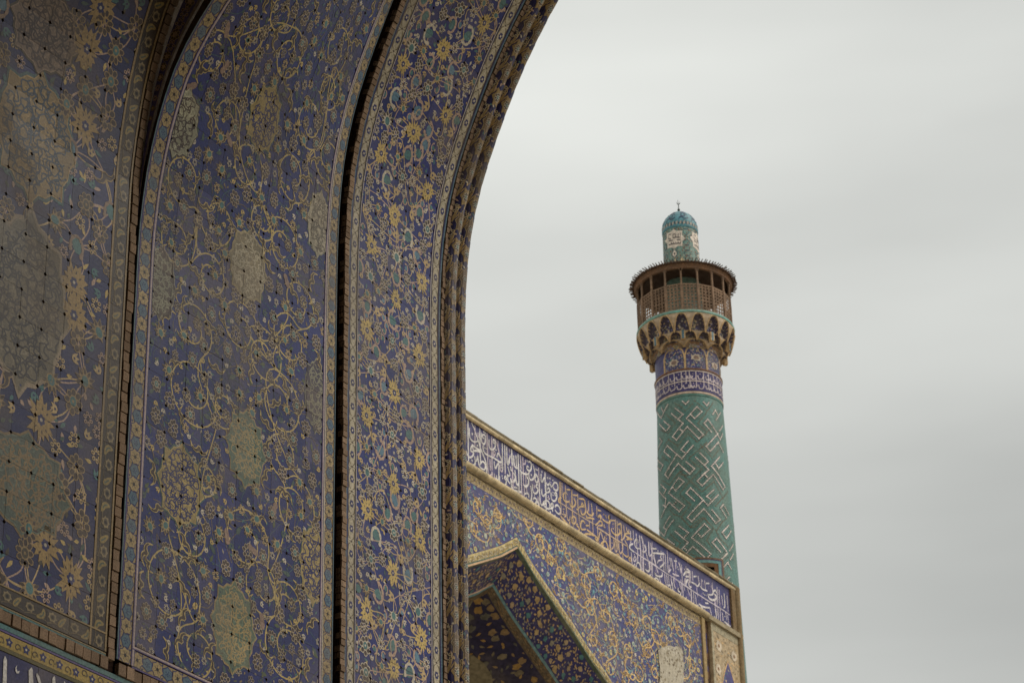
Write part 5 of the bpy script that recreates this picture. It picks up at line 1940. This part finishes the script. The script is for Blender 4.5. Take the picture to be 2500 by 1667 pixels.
lay(S_cyl(rshaft), tb_, zb_, D2, lin(80, 120, 113), mnr, "shaft", glaze("banded_turquoise_brick", rough=.5, dust=.42, dust_col=(0.16, 0.17, 0.13), scale=2.6, fine=22.0, vary=.38, spec=.3, lo=.46, hi=.66), split=False, gap=0, thick=0, skip=skip, vary=.13)
# little window in the shaft just above the parapet
def wframe(t0, t1, z1, w, col, h, name, mat=M_FAR):
    mb = MB()
    S = S_cyl(rshaft)
    def piece(a, b, c, d):
        n = 5
        tb2 = steps(a, b, n)
        for k in range(n):
            mb.poly([S(tb2[k], c, h), S(tb2[k + 1], c, h), S(tb2[k + 1], d, h), S(tb2[k], d, h)], col)
            mb.poly([S(tb2[k], d, h), S(tb2[k + 1], d, h), S(tb2[k + 1], d, 0), S(tb2[k], d, 0)], col)
    g = lambda x: math.radians(x) * RM
    piece(g(t0), g(t1), z1 - w, z1)
    piece(g(t0), g(t0) + w, 31.9, z1 - w)
    piece(g(t1) - w, g(t1), 31.9, z1 - w)
    return mb.build(name, mat, mnr)
wframe(-6.0, 39.0, 33.74, .055, lin(112, 84, 60), .016, "window_frame")
wframe(-3.2, 36.3, 33.685, .042, lin(44, 46, 82), .014, "window_frame")
wframe(-1.0, 34.1, 33.643, .085, lin(96, 146, 146), .017, "window_frame")
wframe(3.4, 29.6, 33.558, .128, lin(120, 88, 62), .010, "window_frame", M_STONE)
mb = MB()
S = S_cyl(rshaft)
Pn = [S(wa, 32.0, 0), S(wb, 32.0, 0), S(wb, 33.44, 0), S(wa, 33.44, 0)]
Pb = [S(wa, 32.0, -.6), S(wb, 32.0, -.6), S(wb, 33.44, -.6), S(wa, 33.44, -.6)]
mb.mesh_faces(Pn + Pb, [(4, 5, 6, 7), (0, 1, 5, 4), (1, 2, 6, 5), (2, 3, 7, 6), (3, 0, 4, 7)], (0.03, 0.018, 0.012))
mb.build("window_opening", M_MORTAR, mnr)

# --- inscription ring
mring(39.30, 39.36, 1.055, 1.06, "ring_fillet", M_FAR, lin(92, 136, 126))
mb = MB(); mb.lathe((MX, MY), [(1.05, 40.96), (1.068, 40.985), (1.068, 41.02), (1.05, 41.045)], 72, lin(206, 182, 160)); mb.build("ring_fillet", M_FAR, mnr)
D = Deco(.0022, 8e-5)
for z, w in ((40.155, .035), (39.40, .05), (39.80, .035)):
    D.ribbon([(-.6 * full + .2 * k, z) for k in range(37)], w, lin(214, 196, 182), 4)
D.ribbon([(-.6 * full + .2 * k, 39.46) for k in range(37)], .02, lin(60, 56, 92), 4)
u = -full * .55
while u < full * .55:
    c = lin(206, 190, 190)
    D.ribbon([(u, 39.52 + rng.uniform(0, .2)), (u + rng.uniform(-.01, .01), 40.13)], .03, c, 4)
    for zz in (39.55, 39.88):
        a = u + rng.uniform(.02, .08)
        D.ribbon(smooth([(a, zz + .12), (a + .03, zz), (a + .1, zz + rng.uniform(-.02, .06)), (a + .16, zz + .02), (a + .19, zz + .1)], 3), .034, c, 4)
        if rng.random() < .6:
            D.disc((a + .08, zz + .17), .02, c, 4, 5)
    u += rng.uniform(.10, .26)
def rins(v):
    return 1.055
lay(S_cyl(rins), steps(-full * .5, full * .5, 64), steps(39.36, 40.20, 3), D, lin(62, 56, 108), mnr, "inscription_ring", M_FAR, split=False, gap=0, thick=0)
mb = MB(); mb.lathe((MX, MY), [(1.05, 40.19 + 1.6), (1.085, 40.215 + 1.6), (1.085, 40.24 + 1.6), (1.03, 40.27 + 1.6)], 72, lin(130, 94, 70)); mb.build("cornice_ring", M_FAR, mnr)

# --- arched panels, then two tiers of stalactite niches
GOLD = lin(194, 162, 116)
D = Deco(.0022, 8e-5)
for k in range(9):
    th = math.radians(-24.0 + 40 * k)
    uc = th * RM
    hw = math.radians(20) * RM
    for sg in (-1, 1):
        D.ribbon([(uc + sg * hw, 40.25), (uc + sg * hw, 40.80)], .072, GOLD, 5)
        D.ribbon(smooth([(uc + sg * hw * .93, 40.74), (uc + sg * hw * .8, 40.92), (uc + sg * hw * .4, 41.02), (uc, 41.07)], 4), .045, GOLD, 5)
    D.star((uc, 40.52 + .12 * (k % 2)), [.15 * (1 + .16 * (-1) ** q) * rng.uniform(.9, 1.1) for q in range(14)], lin(196, 180, 160), 5, 1.1, .8)
    D.star((uc, 40.52 + .12 * (k % 2)), [.10 * rng.uniform(.8, 1.1) for q in range(10)], lin(130, 106, 96), 6, 1.1, .8)
    for q in range(130):
        u, v = uc + rng.uniform(-.9, .9) * hw, rng.uniform(40.3, 41.0)
        D.leaf((u, v), rng.uniform(0, 6.28), .06, .035, rng.choice((lin(130, 130, 170), lin(160, 150, 150), OCHRE, TEAL)), 3)
lay(S_cyl(lambda v: 1.03), steps(-full * .5, full * .5, 72), steps(40.25, 41.1, 4), D, lin(66, 64, 108), mnr, "arched_panels", M_FAR, split=False, gap=0, thick=0)

def niches(n, z0, z1, R0, R1, ph, name, ground, sharp=1.7, mullion=False):
    """a ring of concave pointed niches corbelling outwards"""
    mb = MB()
    per, nz_ = 16, 12
    def r_out(t):
        return R0 + (R1 - R0) * (.42 + .58 * min(1.0, t * 1.35) ** .8)
    def r_at(a, t):
        za = .93 * (1 - abs(a) ** sharp)
        if t < za:
            k = t / max(za, 1e-3)
            return R0 + (r_out(t) - R0) * (.05 + .60 * k ** 3 + .35 * abs(a) ** 4)
        return r_out(t)
    def P(th, t, a, h=0):
        d = mdir(th)
        r = r_at(a, t) + h
        return (MX + d[0] * r, MY + d[1] * r, z0 + (z1 - z0) * t + 1.6)
    for k in range(n):
        for i in range(per):
            a0, a1 = -1 + 2 * i / per, -1 + 2 * (i + 1) / per
            t0, t1 = ph + (k + i / per) * 2 * math.pi / n, ph + (k + (i + 1) / per) * 2 * math.pi / n
            for j in range(nz_):
                b0, b1 = j / nz_, (j + 1) / nz_
                inside = (b0 + b1) / 2 < .93 * (1 - abs((a0 + a1) / 2) ** sharp)
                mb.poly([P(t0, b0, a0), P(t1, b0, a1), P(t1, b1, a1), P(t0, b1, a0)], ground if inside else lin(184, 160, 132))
        # flowers on the niche and a gilt edge along its arch
        for q in range(34):
            a, t = rng.uniform(-.75, .75), rng.uniform(.05, .75)
            if t < .85 * (1 - abs(a) ** sharp):
                th = ph + (k + .5 + a / 2) * 2 * math.pi / n
                s = rng.uniform(.02, .04)
                c = rng.choice((lin(190, 176, 160), OCHRE, lin(120, 116, 160), GREY))
                d = mdir(th)
                r = r_at(a, t) + .012
                tx = (-d[1], d[0])
                zc = z0 + (z1 - z0) * t + 1.6
                mb.poly([(MX + d[0] * r - tx[0] * s, MY + d[1] * r - tx[1] * s, zc), (MX + d[0] * r, MY + d[1] * r, zc - s), (MX + d[0] * r + tx[0] * s, MY + d[1] * r + tx[1] * s, zc), (MX + d[0] * r, MY + d[1] * r, zc + s)], c)
    o1 = mb.build(name, M_FAR, mnr)
    g = MB()
    for k in range(n):
        pts = []
        for i in range(-10, 11):
            a = i / 10
            t = .93 * (1 - abs(a) ** sharp)
            th = ph + (k + .5 + a / 2) * 2 * math.pi / n
            d = mdir(th)
            r = r_out(t) + .012
            pts.append(Vector((MX + d[0] * r, MY + d[1] * r, z0 + (z1 - z0) * t + 1.6)))
        g.tube(pts, .016, 5, GOLD)
    g.build("gilt_edge", M_FAR, mnr)
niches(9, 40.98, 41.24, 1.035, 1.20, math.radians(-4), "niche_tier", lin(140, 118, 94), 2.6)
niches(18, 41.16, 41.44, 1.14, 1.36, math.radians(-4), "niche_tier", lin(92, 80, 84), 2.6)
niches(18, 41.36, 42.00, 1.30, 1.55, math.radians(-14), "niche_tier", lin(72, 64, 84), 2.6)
mb = MB()                                       # square pendants between the tiers
for k in range(9):
    th = math.radians(-4 + 40 * k)
    d = mdir(th)
    tx = Vector((-d[1], d[0], 0))
    o = Vector((MX + d[0] * 1.30, MY + d[1] * 1.27, 41.14 + 1.6))
    b_ = MB()
    b_.box(o - tx * .07, tx * .14, Vector((d[0], d[1], 0)) * .12, Vector((0, 0, .3)), GOLD)
    b_.box(o - tx * .04 + Vector((d[0], d[1], 0)) * .105, tx * .08, Vector((d[0], d[1], 0)) * .022, Vector((0, 0, .3)), lin(84, 112, 124))
    b_.build("pendant", M_FAR, mnr)
mb = MB(); mb.lathe((MX, MY), [(1.03, 42.60), (1.33, 42.62), (1.5, 43.0)], 48, lin(110, 84, 60))
mring(41.08, 41.16, 1.03, 1.12, "corbel", M_FAR, lin(130, 100, 76))
# turquoise ring under the balcony and its floor
mb = MB()
mb.lathe((MX, MY), [(1.50, 41.97 + 1.6), (1.565, 41.99 + 1.6), (1.575, 42.03 + 1.6), (1.565, 42.07 + 1.6), (1.52, 42.085 + 1.6)], 72, lin(108, 160, 150))
mb.build("balcony_ring", M_FAR, mnr)
mb = MB(); mb.lathe((MX, MY), [(.55, 42.05 + 1.6), (1.54, 42.05 + 1.6)], 48, lin(120, 96, 72)); balc = mb.build("balcony_floor", M_WOOD, mnr)

# --- wooden balcony: posts, lattice panels, beam, roof with a fringe of rafter ends
WOODC = lin(142, 116, 94)
def local(mb, name, mat, ang, par):
    """mesh built about the minaret axis (x outwards), turned into place"""
    o = mb.build(name, mat)
    o.parent = par
    o.location = (MX, MY, 0)
    d = mdir(ang)
    o.rotation_euler = (0, 0, math.atan2(d[1], d[0]))
    return o
def ring_copies(o, n, a0, st, jit=0.0):
    for k in range(1, n):
        c = o.copy()
        COL.objects.link(c)
        d = mdir(a0 + st * k)
        c.rotation_euler = (0, 0, math.atan2(d[1], d[0]) + rng.uniform(-jit, jit))
        c.scale = (1 + rng.uniform(-jit, jit), 1, 1)
st = math.radians(20)
a0 = math.radians(-1.8 - 180)
mb = MB()
mb.box((1.46, -.035, 42.08 + 1.6), (.07, 0, 0), (0, .07, 0), (0, 0, .98), WOODC)
mb.box((1.47, -.026, 43.06 + 1.6), (.05, 0, 0), (0, .052, 0), (0, 0, .52), WOODC)
for q in range(3):
    mb.box((1.465, -.03 - .02 * q, 43.50 + .04 * q + 1.6), (.055, 0, 0), (0, .06 + .04 * q, 0), (0, 0, .045), WOODC)
p0 = local(mb, "post", M_WOOD, a0, balc)
ring_copies(p0, 18, a0, st)
# lattice panel between two posts
mb = MB()
hw = 1.5 * math.sin(st / 2) - .03
xr = 1.5 * math.cos(st / 2)
z0, z1 = 42.10 + 1.6, 43.05 + 1.6
for a, b in ((z0, z0 + .05), (z1 - .05, z1), ((z0 * .62 + z1 * .38) - .015, (z0 * .62 + z1 * .38) + .015)):
    mb.box((xr - .012, -hw, a), (.03, 0, 0), (0, 2 * hw, 0), (0, 0, b - a), WOODC)
nx_, nz_ = 4, 8
cw, ch = 2 * hw / nx_, (z1 - z0) / nz_
t_ = .017
for i in range(nx_ + 1):
    mb.box((xr, -hw + i * cw - t_ / 2, z0), (.016, 0, 0), (0, t_, 0), (0, 0, z1 - z0), WOODC)
for j in range(1, nz_):
    mb.box((xr + .001, -hw, z0 + j * ch - t_ / 2), (.014, 0, 0), (0, 2 * hw, 0), (0, 0, t_), WOODC)
for i in range(nx_):
    for j in range(nz_):
        cy, cz = -hw + (i + .5) * cw, z0 + (j + .5) * ch
        e = [(cy - cw / 2, cz), (cy, cz + ch / 2), (cy + cw / 2, cz), (cy, cz - ch / 2)]
        for (ya, za), (yb, zb) in zip(e, e[1:] + e[:1]):
            dy, dz = yb - ya, zb - za
            L = math.hypot(dy, dz)
            ny, nz2 = -dz / L * t_ / 2, dy / L * t_ / 2
            mb.mesh_faces([(xr + .003, ya - ny, za - nz2), (xr + .003, ya + ny, za + nz2), (xr + .003, yb + ny, zb + nz2), (xr + .003, yb - ny, zb - nz2),
                           (xr + .015, ya - ny, za - nz2), (xr + .015, ya + ny, za + nz2), (xr + .015, yb + ny, zb + nz2), (xr + .015, yb - ny, zb - nz2)],
                          [(0, 1, 2, 3), (4, 7, 6, 5), (0, 4, 5, 1), (2, 6, 7, 3), (1, 5, 6, 2), (0, 3, 7, 4)], WOODC)
lp = local(mb, "lattice_panel", M_WOOD, a0 + st / 2, balc)
ring_copies(lp, 18, a0 + st / 2, st)
mb = MB()
mb.lathe((MX, MY), [(1.455, 43.60 + 1.6), (1.545, 43.60 + 1.6), (1.555, 43.70 + 1.6), (1.60, 43.745 + 1.6)], 72, lin(132, 100, 76))
mb.lathe((MX, MY), [(1.455, 43.70 + 1.6), (1.455, 43.60 + 1.6)], 72, lin(110, 84, 64))
mb.build("ring_beam", M_WOOD, balc)
mb = MB()
mb.lathe((MX, MY), [(.57, 43.80 + 1.6), (1.645, 43.745 + 1.6), (1.65, 43.79 + 1.6), (.58, 44.02 + 1.6)], 72, lin(72, 52, 40))
roof = mb.build("roof", M_WOOD, mnr)
mb = MB()
mb.box((1.30, -.014, 43.715 + 1.6), (.44, 0, .004), (0, .022, 0), (0, 0, .03), lin(92, 70, 55))
rf = local(mb, "rafter", M_WOOD, 0.0, roof)
ring_copies(rf, 104, 0.0, 2 * math.pi / 104, .012)
mb = MB()                                       # upper row of rafter tips
mb.box((1.5, -.013, 43.79 + 1.6), (.225, 0, .045), (0, .02, 0), (0, 0, .026), lin(84, 64, 50))
rf = local(mb, "rafter", M_WOOD, math.pi / 104, roof)
ring_copies(rf, 104, math.pi / 104, 2 * math.pi / 104, .015)

# --- upper drum
RD = .575
rdrum = lambda v: float(np.interp(v, [42, 44.0, 45.70], [.60, .592, .568]))
D = Deco(.0016, 6e-5)
Z1 = lambda x, y: mpick(1520 + x / 6.273, 470 + y / 6.273, rdrum)
for k in range(9):                              # key lines and brick-red flecks over the whole drum
    for z in steps(43.9, 45.7, 9):
        u = -full * .5 + full * k / 9 + (.38 if int(round(z * 5)) % 2 else 0)
        q = [(u + .20 * math.cos(a) * RM / RD * .5, z + .12 * math.sin(a)) for a in [math.pi / 4 * i for i in range(9)]]
        D.ribbon(q, .03, lin(58, 96, 108), 2)
        D.ribbon([(u + .34 * math.cos(a), z + .16 * math.sin(a)) for a in [math.pi / 4 * (i + .5) for i in range(9)]], .014, lin(176, 170, 150), 2)
        for e in range(5):
            D.disc((u + rng.uniform(-.35, .35), z + rng.uniform(-.1, .1)), .036, lin(124, 84, 66), 3, 5)
def starpanel(off=0.0):
    c = Z1(795, 720)
    R = [1.0, .82] * 8
    q = [Z1(x, y) for x, y in ((780, 565), (830, 592), (915, 585), (908, 650), (958, 705), (915, 750), (920, 825), (845, 820), (795, 868), (760, 845), (690, 862), (692, 790), (655, 750), (682, 700), (675, 630), (735, 610))]
    D.new(5)
    for i in range(len(q)):
        a, b = q[i], q[(i + 1) % len(q)]
        D.p([(c[0] + off, c[1]), (a[0] + off, a[1]), (b[0] + off, b[1])], lin(226, 212, 196))
    for pts in ([(885, 620), (885, 690), (770, 697)], [(850, 625), (850, 690)], [(820, 635), (820, 690)], [(775, 645), (805, 640), (805, 690)], [(775, 640), (775, 695)], [(748, 642), (708, 652), (708, 718), (742, 712)],
                [(890, 722), (830, 730)], [(890, 740), (890, 780), (710, 808), (710, 745), (775, 735)], [(750, 762), (750, 800)], [(782, 756), (782, 795)], [(815, 752), (815, 790)], [(850, 745), (850, 785)]):
        D.ribbon([(a + off, b) for a, b in [Z1(*p) for p in pts]], .034, lin(48, 44, 56), 7)
    c = Z1(797, 938)
    D.star((c[0] + off, c[1]), [.15, .11, .15, .11, .15, .11, .15, .11], lin(226, 212, 196), 5)
    D.star((c[0] + off, c[1]), [.05] * 6, lin(60, 60, 70), 7)
    for x, y, s in ((810, 1035, .07), (915, 1030, .12)):
        c = Z1(x, y)
        D.star((c[0] + off, c[1]), [s, s * .7] * 4, lin(226, 206, 166), 5)
for k in range(4):
    starpanel(full * k / 4)
lay(S_cyl(rdrum), steps(-full * .5, full * .5, 56), steps(42.0, 45.70, 12), D, lin(112, 146, 138), mnr, "drum", M_FAR, split=False, gap=0, thick=0)
# --- dome
rdome = lambda v: float(np.interp(v, [45.68, 45.74, 45.82, 45.95, 46.08, 46.2, 46.3, 46.4, 46.48, 46.54, 46.565], [.575, .59, .592, .585, .555, .50, .43, .33, .215, .10, .0]))
D = Deco(.0016, 6e-5)
for k in range(30):
    u = -full * .5 + full * k / 30
    w = full / 30
    D.p([(u, 45.77), (u + w * .5, 45.82), (u + w * .5, 45.86), (u, 45.81)], lin(206, 180, 160))
    D.p([(u + w * .5, 45.82), (u + w, 45.77), (u + w, 45.81), (u + w * .5, 45.86)], lin(40, 40, 48))
    D.p([(u, 45.83), (u + w * .5, 45.88), (u + w * .5, 45.91), (u, 45.86)], lin(206, 180, 160))
    D.p([(u + w * .5, 45.88), (u + w, 45.83), (u + w, 45.86), (u + w * .5, 45.91)], lin(40, 40, 48))
for k in range(8):
    u = -full * .5 + full * (k + .35) / 8
    D.ribbon([(u + .26 * math.cos(a) * (1 - a / 11), 46.17 + .13 * math.sin(a) * (1 - a / 11)) for a in [t * .5 for t in range(16)]], .045, lin(40, 56, 92), 4)
    D.ribbon(smooth([(u - .35, 45.95), (u - .2, 46.08), (u + .05, 46.0), (u + .3, 46.06)], 4), .04, lin(40, 56, 92), 4)
    D.ribbon(smooth([(u - .2, 46.3), (u, 46.38), (u + .25, 46.33)], 4), .05, lin(40, 56, 92), 4)
lay(S_cyl(rdome), steps(-full * .5, full * .5, 56), [45.69, 45.74, 45.82, 45.95, 46.08, 46.2, 46.3, 46.4, 46.48, 46.54, 46.563], D, lin(86, 142, 154), mnr, "dome", M_FAR, split=False, gap=0, thick=0)
mb = MB()
mb.lathe((MX, MY), [(.0, 46.55 + 1.6), (.03, 46.57 + 1.6), (.018, 46.60 + 1.6), (.045, 46.64 + 1.6), (.045, 46.67 + 1.6), (.016, 46.71 + 1.6), (.012, 46.86 + 1.6), (.0, 46.9 + 1.6)], 12, lin(50, 62, 54))
d = mdir(0); tx = Vector((-d[1], d[0], 0))
o_ = Vector((MX, MY, 46.93 + 1.6))
mb.tube([o_ + tx * (.05 * math.sin(a)) + Vector((0, 0, -.055 * math.cos(a))) for a in [-2.3 + .46 * k for k in range(11)]], [.004 + .010 * math.sin(math.pi * k / 10) for k in range(11)], 6, lin(50, 56, 50))
mb.tube([o_ + Vector((0, 0, -.06)), o_ + Vector((0, 0, .11)) + tx * -.02], .007, 6, lin(50, 56, 50))
mb.build("finial", M_METAL, mnr)
